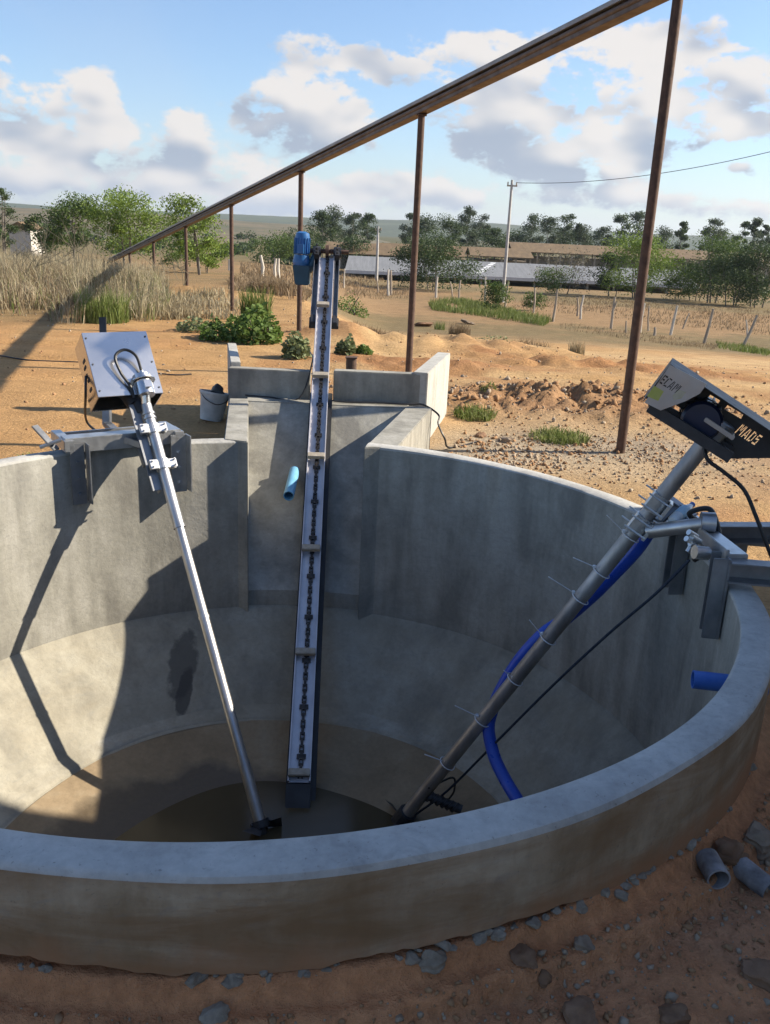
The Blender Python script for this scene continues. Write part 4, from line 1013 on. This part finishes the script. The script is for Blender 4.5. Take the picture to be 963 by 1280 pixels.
def tpx(px, ybase, ytop, d=None):
    """base point and metric height of something standing from (px,ybase) up to ytop"""
    q = ground_at(px, ybase) if d is None else None
    if d is not None:
        q = pd(px, ybase, d); q.z = gh1(q.x, q.y)
        top = pd(px, ytop, d); return q, top.z-q.z
    top = pd(px, ytop, q.y); return q, top.z-q.z
# left trees beyond the dry grass
G1 = 'broad leafy trees beyond the dry grass'
for px, yb, yt, d, wpx, mt, lb, n in (
    (92, 330, 247, 46, 80, 'leaf_mid', 'mid green tree, leftmost of the leafy trio beyond the dry grass', 3600),
    (162, 330, 242, 44, 95, 'leaf_bright', 'tallest bright green tree in the middle of the leafy trio', 4800),
    (256, 330, 246, 40, 66, 'leaf_bright', 'lone airy bright green tree behind the low end of the beam', 2200),
    (4, 300, 236, 60, 36, 'leaf_dark', 'dark tree cut by the left picture edge', 1800),
    (60, 325, 268, 48, 46, 'leaf_dark', 'low dark bushy tree under the leafy trio at left', 1700),
    (225, 330, 296, 48, 60, 'leaf_mid', 'low green bush between the trio and the lone airy tree', 1400),
    (262, 335, 303, 44, 50, 'leaf_bright', 'low bright bush at the foot of the lone airy tree', 1300)):
    q, h = tpx(px, yb, yt, d); tree('tree', lb, q, h, wpx*d/F, mt, G1, int(n*.78), .08, 0, .26, 20, 'tree', .5, None, 2)
# mid and right trees
G2 = 'eucalyptus trees behind the barns'
EU = [(403, 262, 30, 'dark slim tree left of the brown gabled barn'), (417, 258, 30, 'tallest feathery tree above the brown gabled barn'), (437, 265, 26, 'feathery tree between tallest one and the drooping one'), (456, 264, 24, 'drooping feathery tree over the barn roofs'),
      (509, 264, 24, 'slim tree just left of the rusty post behind wing wall'), (529, 272, 40, 'broad dull green tree right behind the rusty post'), (555, 274, 34, 'rounded dull green tree above the roadside bush'), (581, 259, 26, 'tall spiky eucalyptus between two poles'), (594, 268, 26, 'second spiky eucalyptus, left of the tallest pole'), (614, 284, 34, 'low eucalyptus directly left of the tallest pole'),
      (658, 268, 30, 'full eucalyptus right of the tallest pole'), (678, 270, 30, 'full eucalyptus, second right of tallest pole'), (702, 268, 30, 'full eucalyptus, third right of tallest pole'), (728, 280, 26, 'lower eucalyptus before the gap in the row'), (752, 282, 30, 'dark low eucalyptus left of the big leafy tree'),
      (772, 266, 24, 'thin eucalyptus above the big leafy tree'), (796, 262, 28, 'airy tall eucalyptus left of the nearest rusty post'), (828, 286, 30, 'low eucalyptus right of the nearest rusty post'), (845, 274, 18, 'slender eucalyptus right of the nearest rusty post'), (874, 270, 30, 'wind-blown eucalyptus leaning right'), (893, 288, 34, 'low bushy eucalyptus under the leaning one'),
      (916, 276, 16, 'thin upright eucalyptus, first of three at right'), (930, 273, 18, 'thin upright eucalyptus, middle of three at right'), (945, 276, 16, 'thin upright eucalyptus, last of three at right'), (640, 290, 40, 'low dark eucalyptus behind the tallest pole'), (715, 288, 40, 'low dark eucalyptus behind the full ones'), (955, 292, 40, 'low eucalyptus at the right picture edge')]
for i, (px, yt, wpx, lb) in enumerate(EU):
    d = 140+(i*37 % 30); q, h = tpx(px, 340, yt, d)
    tree('eucalyptus_tree', lb, q, h, wpx*d/F*1.05, 'leaf_euca' if i % 3 else 'leaf_dark', G2, 1700, .19, .02 if px != 874 else .12, .25, 15, 'tree', .6, h*.012)
G3 = 'bushy trees on the field edge'
for px, yb, yt, d, wpx, mt, lb, n, lf in (
    (543, 367, 306, 74, 92, 'leaf_dark', 'wide dark green bush in front of the grey roof', 4200, .12),
    (618, 388, 356, 50, 34, 'leaf_mid', 'small bush at the foot of the tallest pole', 900, .08),
    (703, 366, 320, 80, 66, 'leaf_grey', 'thin grey leafless bush in front of the grey roof', 900, .10),
    (690, 368, 338, 78, 40, 'leaf_mid', 'small green bush beside the grey leafless one', 900, .10),
    (798, 370, 300, 78, 84, 'leaf_bright', 'big leafy light green tree behind the nearest rusty post', 3600, .12),
    (765, 368, 318, 80, 40, 'leaf_dark', 'dark bush left of the big leafy tree', 1500, .12),
    (845, 372, 340, 78, 40, 'leaf_mid', 'low bush between big leafy tree and dark clump', 1000, .11),
    (893, 378, 300, 76, 76, 'leaf_mid', 'mid green tree before the right barn end', 3000, .12),
    (915, 378, 322, 72, 60, 'leaf_dark', 'dark shady bush left in the right-hand clump', 2600, .12),
    (948, 380, 312, 72, 64, 'leaf_dark', 'dark tree at the right picture edge in the clump', 2800, .12),
    (868, 376, 330, 80, 46, 'leaf_dark', 'dark sparse bush left of the right-hand clump', 1300, .12),
    (668, 386, 368, 52, 26, 'leaf_mid', 'tiny bush beside a leaning fence post on the red field', 500, .07),
    (440, 330, 300, 120, 40, 'leaf_dark', 'dark bush at the left corner of the brown gabled barn', 900, .18)):
    q, h = tpx(px, yb, yt, d); tree('bush', lb, q, h, wpx*d/F, mt, G3, n, lf, 0, .12, 14, 'bush', .72, h*.014, 3)
for px, yb, yt, d, wpx, lb in ((385, 318, 288, 110, 40, 'dark tree right of the blue motor'), (372, 322, 300, 80, 26, 'dark low bush left of the blue motor'), (345, 318, 300, 100, 50, 'green roadside bush left of the blue motor')):
    q, h = tpx(px, yb, yt, d); tree('bush', lb, q, h, wpx*d/F, 'leaf_dark' if px > 350 else 'leaf_mid', G3, 1200, .15, 0, .12, 12, 'bush', .75, h*.014, 2)
# shrubs dotted on the hillside
for k in range(64):
    az_ = random.uniform(-24, 3); d = random.uniform(110, 300); x = d*math.sin(R(az_)); y = d*math.cos(R(az_))
    T_ = max(0, min(1, (d-190)/330)); s = math.sin(min(1, T_*1.15)*math.pi/2)**1.1 if d > 190 else 0
    zz = max(gh1(x, y), -6.5+(float(3.4+1.5*math.exp(-((az_+24)/8)**2)-9*sst(-6, 2, az_))*(d/470)+6.5)*s if d > 190 else -99)
    t = thing('shrub', 'small dark shrub dotted on the dry brown hillside', 'shrub', (x, y, zz), 'shrubs dotted over the far hillside')
    n = 160; P = rng.normal(size=(n, 3))*np.array([1.2, 1.2, .6])*random.uniform(.6, 1.2)+np.array([x, y, zz+.9]); V, Fc = leaf_quads(P, .38); npmesh('foliage', V, Fc, M['leaf_dark' if k % 2 else 'leaf_mid'], t)
# dry tall grass at left: one mass
def patch(poly_px, n, fall=0.):
    P = []
    xs = [p[0] for p in poly_px]; ys = [p[1] for p in poly_px]
    pts = [ground_at(*p) for p in poly_px]
    X0, X1 = min(p.x for p in pts), max(p.x for p in pts); Y0, Y1 = min(p.y for p in pts), max(p.y for p in pts)
    poly = np.array([[p.x, p.y] for p in pts]); out = np.zeros((0, 2))
    while len(out) < n:
        q = rng.uniform([X0, Y0], [X1, Y1], (n*2, 2)); ins = np.zeros(len(q), bool); j = len(poly)-1
        for i in range(len(poly)):
            xi, yi = poly[i]; xj, yj = poly[j]
            c = ((yi > q[:, 1]) != (yj > q[:, 1])) & (q[:, 0] < (xj-xi)*(q[:, 1]-yi)/(yj-yi+1e-9)+xi); ins ^= c; j = i
        q = q[ins]; q = q[fbm(q[:, 0]*.9, q[:, 1]*.9, 3, 91) > rng.normal(-.02, .08, len(q))]
        out = np.concatenate([out, q])
    out = out[:n]; z = gh(out[:, 0], out[:, 1])+gbump(out[:, 0], out[:, 1])-.01
    return np.concatenate([out, z[:, None]], 1)
def grass(name, label, sets, cat='grass'):
    VV = []; FF = []; MI = []; mats = []; o = 0
    for P, h, wd, ln, mt in sets:
        V, Fc = blades(P, h, wd, ln); VV.append(V); FF.append(Fc+o); o += len(V)
        if M[mt] not in mats: mats.append(M[mt])
        MI += [mats.index(M[mt])]*len(Fc)
    ob = npmesh(name, np.concatenate(VV), np.concatenate(FF), mats, midx=MI); tag(ob, label, cat, None, 'stuff')
LG = [(-60, 404), (30, 396), (95, 408), (150, 400), (160, 372), (120, 345), (40, 335), (-80, 345)]
LG2 = [(100, 395), (190, 403), (215, 388), (200, 362), (130, 345), (60, 340)]
LB = [(-60, 350), (60, 352), (130, 345), (125, 336), (60, 328), (-60, 332)]
grass('dry_grass', 'tall straw-coloured dry grass thicket left of the sandy track', [(patch(LG, 9000), .62, .007, .75, 'grass_dry'), (patch(LG, 1500), .5, .009, .6, 'grass_green'), (patch(LG, 6000), .58, .009, .7, 'grass_brown'), (patch(LB, 5000), .75, .012, .35, 'grass_dry'), (patch(LG2, 4500), .65, .008, .4, 'grass_dry'), (patch(LG2, 2200), .42, .009, .5, 'grass_green')])
grass('field_grass', 'low green grass strip along the fence line', [(patch([(535, 380), (560, 374), (620, 384), (690, 402), (680, 408), (600, 396), (540, 388)], 5000), .38, .014, .4, 'grass_green'),
    (patch([(895, 428), (930, 432), (963, 440), (963, 446), (900, 436)], 900), .2, .012, .4, 'grass_green'), (patch([(700, 405), (830, 420), (900, 432), (890, 438), (800, 426), (700, 412)], 900), .16, .010, .4, 'grass_brown')])
grass('dry_field_grass', 'dry brown grass scattered over the field and bank', [(patch([(285, 375), (380, 385), (390, 365), (330, 350), (285, 352)], 3500), .32, .014, .6, 'grass_brown'), (patch([(430, 372), (520, 372), (510, 358), (430, 352)], 1800), .28, .014, .5, 'grass_brown'),
    (patch([(640, 385), (963, 420), (963, 390), (760, 372), (640, 372)], 4500), .2, .02, .5, 'grass_brown'), (patch([(300, 350), (480, 352), (480, 335), (300, 330)], 3000), .4, .03, .5, 'grass_brown'), (patch([(200, 400), (300, 400), (300, 380), (200, 380)], 1500), .25, .012, .5, 'grass_dry')])
# weeds, each a plant of its own
def weed(px, py, wpx, hpx, label, mat='weed', n=420, leaf=.05, kind='leafy', name='weed'):
    q = gnd(px, py); s = q.y/F; W_ = wpx*s/2; Hh = hpx*s; t = thing(name, label, 'plant', q, 'weeds around the pit')
    if kind == 'leafy':
        th = rng.uniform(0, 6.283, n); rad = W_*np.sqrt(rng.uniform(0, 1, n)); k = 1-(rad/W_)**2
        P = np.stack([q.x+rad*np.cos(th), q.y+rad*np.sin(th)*1.2, 0*th], 1); P[:, 2] = gh(P[:, 0], P[:, 1])+gbump(P[:, 0], P[:, 1])+Hh*rng.uniform(.05, 1, n)*(.35+.65*k)*(.6+.8*vnoise(P[:, 0]*5/W_*.4, P[:, 1]*5, 3))
        V, Fc = leaf_quads(P, leaf, .5, .6, 1.4, .62); npmesh('leaves', V, Fc, M[mat], t)
        mb = MB()
        for k in range(10):
            j = rng.integers(0, n); mb.tube([(q.x+rng.normal()*W_*.2, q.y, q.z-.02), tuple(P[j])], .008*s*80, 4)
        mb.build('stem', M['bark'], t)
    else:
        th = rng.uniform(0, 6.283, n); rad = W_*np.sqrt(rng.uniform(0, 1, n)); P = np.stack([q.x+rad*np.cos(th), q.y+rad*np.sin(th), 0*th], 1); P[:, 2] = gh(P[:, 0], P[:, 1])+gbump(P[:, 0], P[:, 1])-.01
        V, Fc = blades(P, Hh, leaf, .8 if kind == 'grass' else .3); npmesh('blades', V, Fc, M[mat], t)
weed(322, 428, 60, 46, 'tall bright green leafy bush left of the conveyor', 'weed', 900, .045)
weed(320, 408, 36, 46, 'spiky grass tuft at the back of the leafy bush', 'grass_green', 420, .012, 'spiky', 'grass_tuft')
weed(280, 424, 60, 30, 'low green creeper left of the tall leafy bush', 'weed', 700, .04)
weed(245, 414, 50, 16, 'flat green weeds beside the sandy track, next to the creeper', 'weed_pale', 500, .03)
weed(371, 448, 34, 36, 'pale leafy plant just left of the conveyor', 'weed_pale', 420, .04)
weed(432, 444, 26, 22, 'pale leafy plant just right of the conveyor', 'weed_pale', 320, .038)
weed(455, 444, 22, 14, 'small green creeper further right of the conveyor', 'weed', 260, .03)
weed(440, 393, 42, 24, 'rounded green bush on the bank right of the conveyor', 'weed', 560, .05)
weed(594, 522, 52, 14, 'bright grass weed on sand behind the right rim', 'grass_green', 420, .006, 'grass')
weed(700, 548, 76, 14, 'wide bright grass weed left of the nearest rusty post', 'grass_green', 620, .006, 'grass')
weed(610, 500, 22, 8, 'tiny sprig beside the bright grass weed', 'grass_green', 90, .005, 'grass')
weed(720, 448, 20, 18, 'straw tuft on the churned bank', 'grass_dry', 160, .006, 'spiky')
weed(550, 412, 14, 12, 'small green tuft by the rusty post behind wing wall', 'grass_green', 120, .008, 'spiky')
weed(575, 418, 28, 16, 'dry dark shrub on the bank behind the wing wall', 'grass_brown', 300, .008, 'spiky')
weed(665, 440, 46, 16, 'dry straw clump on the churned bank', 'grass_brown', 260, .008, 'grass')
weed(618, 430, 50, 12, 'small leafy weed on the bank centre right', 'weed_pale', 220, .03)
weed(128, 402, 64, 40, 'green grass clump under the low end of the beam', 'grass_green', 520, .008, 'spiky', 'grass_tuft')
weed(38, 572, 26, 6, 'tiny weed on orange sand behind the left rim', 'grass_green', 90, .005, 'grass')
weed(340, 372, 60, 22, 'dry brown shrub heap left of the conveyor motor', 'grass_brown', 900, .012, 'grass')
weed(470, 432, 60, 12, 'dry dark brush heap right of the conveyor', 'grass_brown', 420, .008, 'grass')
# bare sticks in the dry grass
mb = MB()
for k in range(46):
    px = random.uniform(-10, 240); q = ground_at(px, random.uniform(340, 372)); h = random.uniform(.7, 1.7)*(1 if px < 150 else .6)
    p = [q+Vector((random.gauss(0, .05), 0, 0)), q+Vector((random.gauss(0, .15), 0, h*.6)), q+Vector((random.gauss(0, .4), random.gauss(0, .3), h))]
    mb.tube(p, [.010, .007, .004], 4)
    for j in range(3): r_ = p[1].lerp(p[2], random.uniform(0, .8)); mb.tube([r_, r_+Vector((random.gauss(0, .25), 0, random.uniform(.1, .4)))], [.007, .003], 4)
o = mb.build('dry_twigs', M['leaf_grey']); tag(o, 'bleached bare twigs sticking out of the dry grass', 'twigs', None, 'stuff')

# ------------------------------------------------------------------ FENCE, POLES, BARNS
posts = [(485.5, 337, 485.5, 370, 'dark twin fence post, first right of the conveyor'), (488.8, 338, 489, 369, 'dark twin fence post close against its neighbour'), (518, 343, 516, 367, 'pale fence post left of the wide dark bush'), (547, 346, 545, 372, 'pale fence post under the wide dark bush'), (563, 352, 566, 372, 'thin fence post right under the wide dark bush'), (576, 350, 574, 377, 'fence post at the right end of the wide dark bush'),
         (607, 346, 606, 381, 'fence post left of the tallest pole'), (636, 352, 631, 388, 'leaning fence post at the foot of the tallest pole'), (669, 360, 667, 391, 'sturdy fence post behind the tiny bush'), (664, 366, 665, 384, 'short thin stake beside the sturdy post'), (697, 362, 691, 402, 'slim leaning fence post by the dark hole'), (722, 372, 722, 395, 'short fence post, left of a close pair'), (730, 369, 726, 399, 'fence post, right of a close pair'),
         (769, 371, 764, 411, 'forked fence post left of the nearest rusty post'), (783, 401, 783, 416, 'stubby stake just left of the nearest rusty post'), (806, 379, 800, 416, 'leaning fence post touching the nearest rusty post'), (812, 382, 811, 414, 'thin upright fence post right of the nearest rusty post'), (819, 409, 818, 420, 'tiny stub right of the nearest rusty post'), (847, 382, 838, 419, 'tilted fence post between rusty post and the hood'), (862, 391, 853, 411, 'thin slanted stake beside the tilted fence post'),
         (892, 386, 880, 429, 'stout tilted fence post above the ECAM hood'), (933, 400, 935, 419, 'short stake next to the last tilted fence post'), (947, 394, 928, 433, 'last tilted fence post near the right edge'),
         (326, 319, 327, 348, 'tall pale fence post left of the conveyor motor'), (345, 323, 344, 348, 'pale fence post, left of twins by the motor'), (348.5, 323, 349, 349, 'pale fence post, right of twins by the motor'), (287, 324, 287, 338, 'small pale fence post behind the beam'), (431, 336, 430, 360, 'thin dark stake right of the conveyor head'), (471, 345, 473, 366, 'leaning thin stake under the short pole')]
for i, (tx, ty, bx_, by_, lb) in enumerate(posts):
    q = ground_at(bx_, by_); top = pd(tx, ty, q.y+random.uniform(-.1, .1)); mb = MB(); r_ = .065 if by_ > 376 else .09
    if 'thin' in lb or 'stake' in lb: r_ *= .65
    md = q.lerp(top, .5)+Vector((random.gauss(0, .03), 0, 0)); mb.tube([q-Vector((0, 0, .1)), md, top], [r_, r_*.85, r_*.7], 7)
    if 'forked' in lb: mb.tube([md, md+Vector((.12, 0, .5))], [r_*.6, r_*.4], 6)
    o = mb.build('fence_post', M['wood_pale'] if 'pale' in lb or i % 3 == 0 else M['wood'], None, True); tag(o, lb, 'fence post', 'rough wooden fence posts')
poles = [(640.5, 225, 630, 357, .095, 60, 'tallest grey concrete utility pole carrying the wire'), (521, 262, 517, 335, .13, 95, 'distant utility pole left of the wide dark bush'), (473, 283, 471, 347, .12, 90, 'short pale utility pole in front of the grey roof')]
ptop = None
for tx, ty, bx_, by_, r_, d, lb in poles:
    q = pd(bx_, by_, d); q.z = gh1(q.x, q.y); top = pd(tx, ty, d); t = thing('utility_pole', lb, 'pole', q, 'utility poles across the field')
    mb = MB(); mb.tube([q-Vector((0, 0, .2)), top], [r_*1.3, r_*.8], 10); mb.build('mast', M['pole'], t, True)
    mb = MB(); mb.bar(top+Vector((-.3, 0, -.35)), top+Vector((.35, 0, -.35)), .07, .09)
    for s in (-.25, 0, .3): mb.tube([top+Vector((s, 0, -.3)), top+Vector((s, 0, -.12))], .04, 8)
    mb.build('crossarm', M['wood'], t)
    if ptop is None: ptop = top+Vector((.3, 0, -.15))
e = pd(1010, 178, 44); wp = []
for k in range(25):
    t = k/24; q = ptop.lerp(e, t); q.z -= 4*.55*t*(1-t); wp.append(q)
mb = MB(); mb.tube(wp, .017, 5); o = mb.build('overhead_wire', M['black'], None, True); tag(o, 'thin overhead wire from the tallest pole to the right', 'wire')
# grey-roofed long shed
def shed(label, x0, x1, y0, y1, ze, zr, zg, roofm, wallm, posts_n, gable=True, strip=False, open_=True, yr=None):
    t = thing('barn', label, 'barn', ((x0+x1)/2, (y0+y1)/2, zg), 'low farm sheds in the valley'); yr = yr or (y0+y1)/2
    mb = MB(); th = .12
    N_ = 30
    for a, b_, za, zb in ((y0, yr, ze, zr), (yr, y1, zr, ze)):
        mb.add([(x0, a, za), (x1, a, za), (x1, b_, zb), (x0, b_, zb), (x0, a, za-th), (x1, a, za-th), (x1, b_, zb-th), (x0, b_, zb-th)], [(0, 1, 2, 3), (7, 6, 5, 4), (0, 4, 5, 1), (2, 6, 7, 3), (1, 5, 6, 2), (0, 3, 7, 4)])
    roof = mb.build('roof', roofm, t)
    k = max(2, posts_n)
    for i in range(k):
        x = x0+.4+(x1-x0-.8)*i/(k-1)
        for y in (y0+.4, y1-.4): mb = MB(); mb.box((x, y, (zg+ze)/2-.1), (.2, .2, ze-zg-.1)); mb.build('support', M['wood'], t)
    mb = MB(); mb.box(((x0+x1)/2, (y0+y1)/2+1, zg+.5*(ze-zg)*(.8 if open_ else 1.6)), (x1-x0-1, (y1-y0)*.55, (ze-zg)*(.8 if open_ else .96)))
    mb.build('wall', wallm, t)
    return t, roof
p = pd(431, 346, 95); p2 = pd(875, 352, 95); zg = -3.65
t, rf = shed('long low shed with a dull grey sheet roof and pale eave', p.x, p2.x, 95, 110, pd(640, 347, 95).z, pd(640, 328.5, 102).z, zg, M['greyroof'], M['barnwall'], 14, open_=False, yr=102)
ez = pd(640, 347, 95).z
mb = MB(); mb.box(((p.x+p2.x)/2, 94.9, ez-.12), (p2.x-p.x, .2, .34)); mb.build('eave_board', M['paleroof'], t)
mb = MB(); r0 = pd(597, 341, 97.5); r1 = pd(618, 328, 101.9)
zr_ = pd(640, 328.5, 102).z; sl2 = (zr_-ez)/7.
for k in range(7):
    a = k/7; bq = a+.09; xa, xb = r0.x+(r1.x-r0.x)*a, r0.x+(r1.x-r0.x)*bq; ya, yb = 96.2+5.6*a, 96.2+5.6*bq
    mb.add([(xa-.28, ya, ez+sl2*(ya-95)+.03), (xa+.28, ya, ez+sl2*(ya-95)+.03), (xb+.28, yb, ez+sl2*(yb-95)+.03), (xb-.28, yb, ez+sl2*(yb-95)+.03)], [(0, 1, 2, 3)])
mb.build('skylight_strip', M['white'], rf)
D2 = 126
for (xa, xb, d, yr_, ye, lb, k) in ((404, 518, 118, 304, 318, 'brown tiled open barn with gable, left of the dark bush', 7), (470, 600, 132, 306, 319, 'brown tiled barn partly behind the gabled one', 7), (588, 668, 122, 310, 321, 'brown roofed barn just left of the tallest pole', 5), (640, 1010, 128, 309.5, 321, 'very long brown roofed open barn on the right', 26)):
    xm = (xa+min(xb, 960))/2; a = pd(xa, ye, d); b2 = pd(xb, ye, d); ze = pd(xm, ye, d).z; zr = pd(xm, yr_, d+5).z
    shed(lb, a.x, b2.x, d, d+10, ze, zr, -3.8, M['thatch'], M['barnwall'], k)
# white farm house far left behind the grass
q = pd(34, 300, 70); q.z = gh1(q.x, q.y); hs_ = thing('farmhouse', 'small pale farmhouse half hidden behind the dry grass', 'house', q)
mb = MB(); mb.box(q+Vector((0, 0, 1.1)), (1.6, 2.5, 2.2)); mb.build('wall', M['plaster'], hs_)
mb = MB(); mb.prism([q+Vector((-1.0, -1.5, 2.2)), q+Vector((1.0, -1.5, 2.2)), q+Vector((0, -1.5, 2.7))], (0, 3, 0)); mb.build('roof', M['thatch'], hs_)

# unseen building outside the frame, sized to shade the near half of the tank
ph = thing('unseen_building', 'plain plastered building right of the tank, unseen, inferred from its shade', 'building', (8.5, 0, -.35))
mb = MB(); mb.box((8.4, -.5, 1.7), (7.4, 11.0, 4.2)); mb.build('wall', M['plaster'], ph)
mb = MB(); mb.box((8.4, -.5, 3.9), (8.0, 11.4, .2)); mb.build('roof', M['greyroof'], ph, False, .01)

# ------------------------------------------------------------------ HAZE
hm = bpy.data.materials.new('haze'); hm.use_nodes = True; hn_ = hm.node_tree; hn_.nodes.clear()
ho_ = hn_.nodes.new('ShaderNodeOutputMaterial'); hv = hn_.nodes.new('ShaderNodeVolumePrincipled')
hv.inputs['Color'].default_value = (.80, .88, 1, 1); hv.inputs['Density'].default_value = .00014; hv.inputs['Anisotropy'].default_value = .2
hn_.links.new(hv.outputs[0], ho_.inputs['Volume'])
mb = MB(); mb.box((0, 2900, 40), (6400, 6100, 150)); o = mb.build('haze', hm); o['kind'] = 'stuff'

# ------------------------------------------------------------------ LIGHT, SKY
sun = bpy.data.lights.new('sun', 'SUN'); sun.energy = 5.0; sun.angle = R(.55); sun.color = (1, .90, .74)
so = bpy.data.objects.new('sun', sun); C.objects.link(so); so.rotation_euler = SUN.to_track_quat('Z', 'Y').to_euler()
wd_ = bpy.data.worlds.new('World'); scn.world = wd_; wd_.use_nodes = True; t = wd_.node_tree; t.nodes.clear()
out = t.nodes.new('ShaderNodeOutputWorld'); bg = t.nodes.new('ShaderNodeBackground'); bg.inputs['Strength'].default_value = .105
sky = t.nodes.new('ShaderNodeTexSky'); sky.sky_type = 'NISHITA'; sky.sun_disc = False
sky.sun_elevation = math.asin(SUN.z); sky.sun_rotation = math.atan2(SUN.x, SUN.y)
sky.air_density = 1.0; sky.dust_density = .7; sky.ozone_density = 1.6
tc = t.nodes.new('ShaderNodeTexCoord'); sx = t.nodes.new('ShaderNodeSeparateXYZ'); lk(t, tc.outputs['Generated'], sx.inputs[0])
az_n = math_(t, 'ARCTAN2', sx.outputs[0], sx.outputs[1]); el_n = math_(t, 'ARCSINE', sx.outputs[2])
def azel(u_, v_):
    d = ray(u_, v_).normalized(); return math.atan2(d.x, d.y), math.asin(d.z)
blobs = [(85, 135, 70, 34, 1.0), (130, 118, 34, 26, .7), (40, 175, 60, 26, .9), (150, 180, 60, 26, .8), (20, 222, 60, 18, .9), (230, 150, 26, 22, .85), (236, 182, 30, 24, .9), (330, 130, 50, 26, 1.0), (400, 138, 70, 34, 1.2), (390, 165, 80, 26, 1.0), (385, 58, 52, 24, 1.0), (490, 78, 60, 28, .9), (590, 60, 60, 26, .9), (610, 120, 60, 40, .9), (700, 120, 90, 60, 1.3), (680, 165, 120, 28, 1.2), (800, 120, 70, 60, 1.1), (640, 195, 70, 20, 1.0), (740, 205, 60, 20, 1.0), (880, 40, 50, 26, .9), (920, 115, 50, 36, 1.1), (970, 130, 50, 30, 1.), (560, 240, 50, 22, .8), (460, 230, 70, 20, .8), (310, 225, 80, 22, .85), (200, 235, 80, 20, .8), (925, 212, 22, 10, .8), (-5, 82, 26, 20, .9), (870, 165, 50, 22, .7), (390, 255, 110, 16, .7), (720, 245, 120, 14, .6), (900, 255, 100, 16, .6), (-150, 120, 110, 50, 1.), (-330, 180, 130, 50, 1.), (1150, 130, 110, 60, 1.), (1350, 60, 130, 60, 1.)]
def density(a, e, full):
    cv_ = t.nodes.new('ShaderNodeCombineXYZ'); lk(t, math_(t, 'MULTIPLY', a, 1.), cv_.inputs[0]); lk(t, math_(t, 'MULTIPLY', e, 1.7), cv_.inputs[1])
    v = cv_.outputs[0]
    n1 = noise(t, v, 14., 8, .6, .15); n2 = noise(t, v, 38, 5, .6, .1)
    lo = noise(t, v, 11., 2.2, .5, .1)
    tot = math_(t, 'MULTIPLY_ADD', math_(t, 'SUBTRACT', n1, .5), 2.9, math_(t, 'MULTIPLY', math_(t, 'SUBTRACT', n2, .5), 1.0))
    s = None; b_ = None
    for (px, py, rx_, ry_, wt) in blobs:
        a0, e0 = azel(px, py); ax_ = rx_/F*.95; ey_ = ry_/F*1.0
        da = math_(t, 'MULTIPLY', math_(t, 'SUBTRACT', a, a0), 1/ax_); de = math_(t, 'MULTIPLY', math_(t, 'SUBTRACT', e, e0), 1/ey_)
        q = math_(t, 'ADD', math_(t, 'MULTIPLY', da, da), math_(t, 'MULTIPLY', de, de))
        g_ = math_(t, 'MULTIPLY', math_(t, 'EXPONENT', math_(t, 'MULTIPLY', q, -1.0)), wt)
        s = g_ if s is None else math_(t, 'ADD', s, g_)
        if full:
            gb = math_(t, 'MULTIPLY', g_, math_(t, 'MULTIPLY_ADD', da, .35, de)); b_ = gb if b_ is None else math_(t, 'ADD', b_, gb)
    hb_ = t.nodes.new('ShaderNodeMapRange'); hb_.inputs[1].default_value = .015; hb_.inputs[2].default_value = .115; hb_.inputs[3].default_value = .34; hb_.inputs[4].default_value = 0; lk(t, e, hb_.inputs[0])
    sc_ = math_(t, 'ADD', math_(t, 'MINIMUM', s, 1.0), hb_.outputs[0])
    D = math_(t, 'ADD', math_(t, 'MULTIPLY', tot, math_(t, 'MULTIPLY_ADD', math_(t, 'MINIMUM', s, 1.), .75, .45)), sc_)
    return (D, lo, math_(t, 'DIVIDE', b_, math_(t, 'ADD', s, .05))) if full else (D, lo, None)
D0, N0, B0 = density(az_n, el_n, True)
D1, N1, _ = density(math_(t, 'ADD', az_n, .014), math_(t, 'ADD', el_n, .022), False)
def mrange(v, a, b_, c=0., d=1., sm=True):
    r_ = t.nodes.new('ShaderNodeMapRange'); r_.interpolation_type = 'SMOOTHSTEP' if sm else 'LINEAR'
    for i, q in enumerate((a, b_, c, d)): r_.inputs[i+1].default_value = q
    lk(t, v, r_.inputs[0]); return r_.outputs[0]
mask = mrange(D0, .57, .98)
# lit by height in its own cloud plus the relief of the billows towards the sun
lv = math_(t, 'MULTIPLY_ADD', math_(t, 'SUBTRACT', N0, N1), 2.8, math_(t, 'MULTIPLY_ADD', B0, .8, .72))
lit = mrange(lv, -.1, 1.1)
CLOUD = 4.0
ccol = mixc(t, lit, (.46*CLOUD, .54*CLOUD, .68*CLOUD), (1.08*CLOUD, 1.02*CLOUD, .97*CLOUD))
edge = mrange(D0, .6, 1.0, .3, 0.)
ccol = mixc(t, edge, ccol, (.88*CLOUD, .91*CLOUD, .95*CLOUD))
skyb = mixc(t, 1., sky.outputs[0], (.72, .80, .92), 'MULTIPLY')
wisp = mrange(noise(t, tc.outputs['Generated'], 3., 6, .6, .4), .42, .75, 0, .10)
skyc = mixc(t, wisp, skyb, (.85*CLOUD, .88*CLOUD, .92*CLOUD))
hz = mrange(el_n, .0, .13, .24, 0.); skyc = mixc(t, hz, skyc, (.78*CLOUD, .86*CLOUD, .95*CLOUD))
fin = mixc(t, math_(t, 'MULTIPLY', mask, .95), skyc, ccol)
lk(t, fin, bg.inputs['Color']); lk(t, bg.outputs[0], out.inputs['Surface'])

vs_ = scn.view_settings; vs_.view_transform = 'Standard'; vs_.look = 'None'; vs_.exposure = .98; vs_.gamma = 1; vs_.use_curve_mapping = False
scn.cycles.max_bounces = 8; scn.cycles.diffuse_bounces = 4; scn.cycles.transparent_max_bounces = 6
scn.cycles.caustics_reflective = False; scn.cycles.caustics_refractive = False
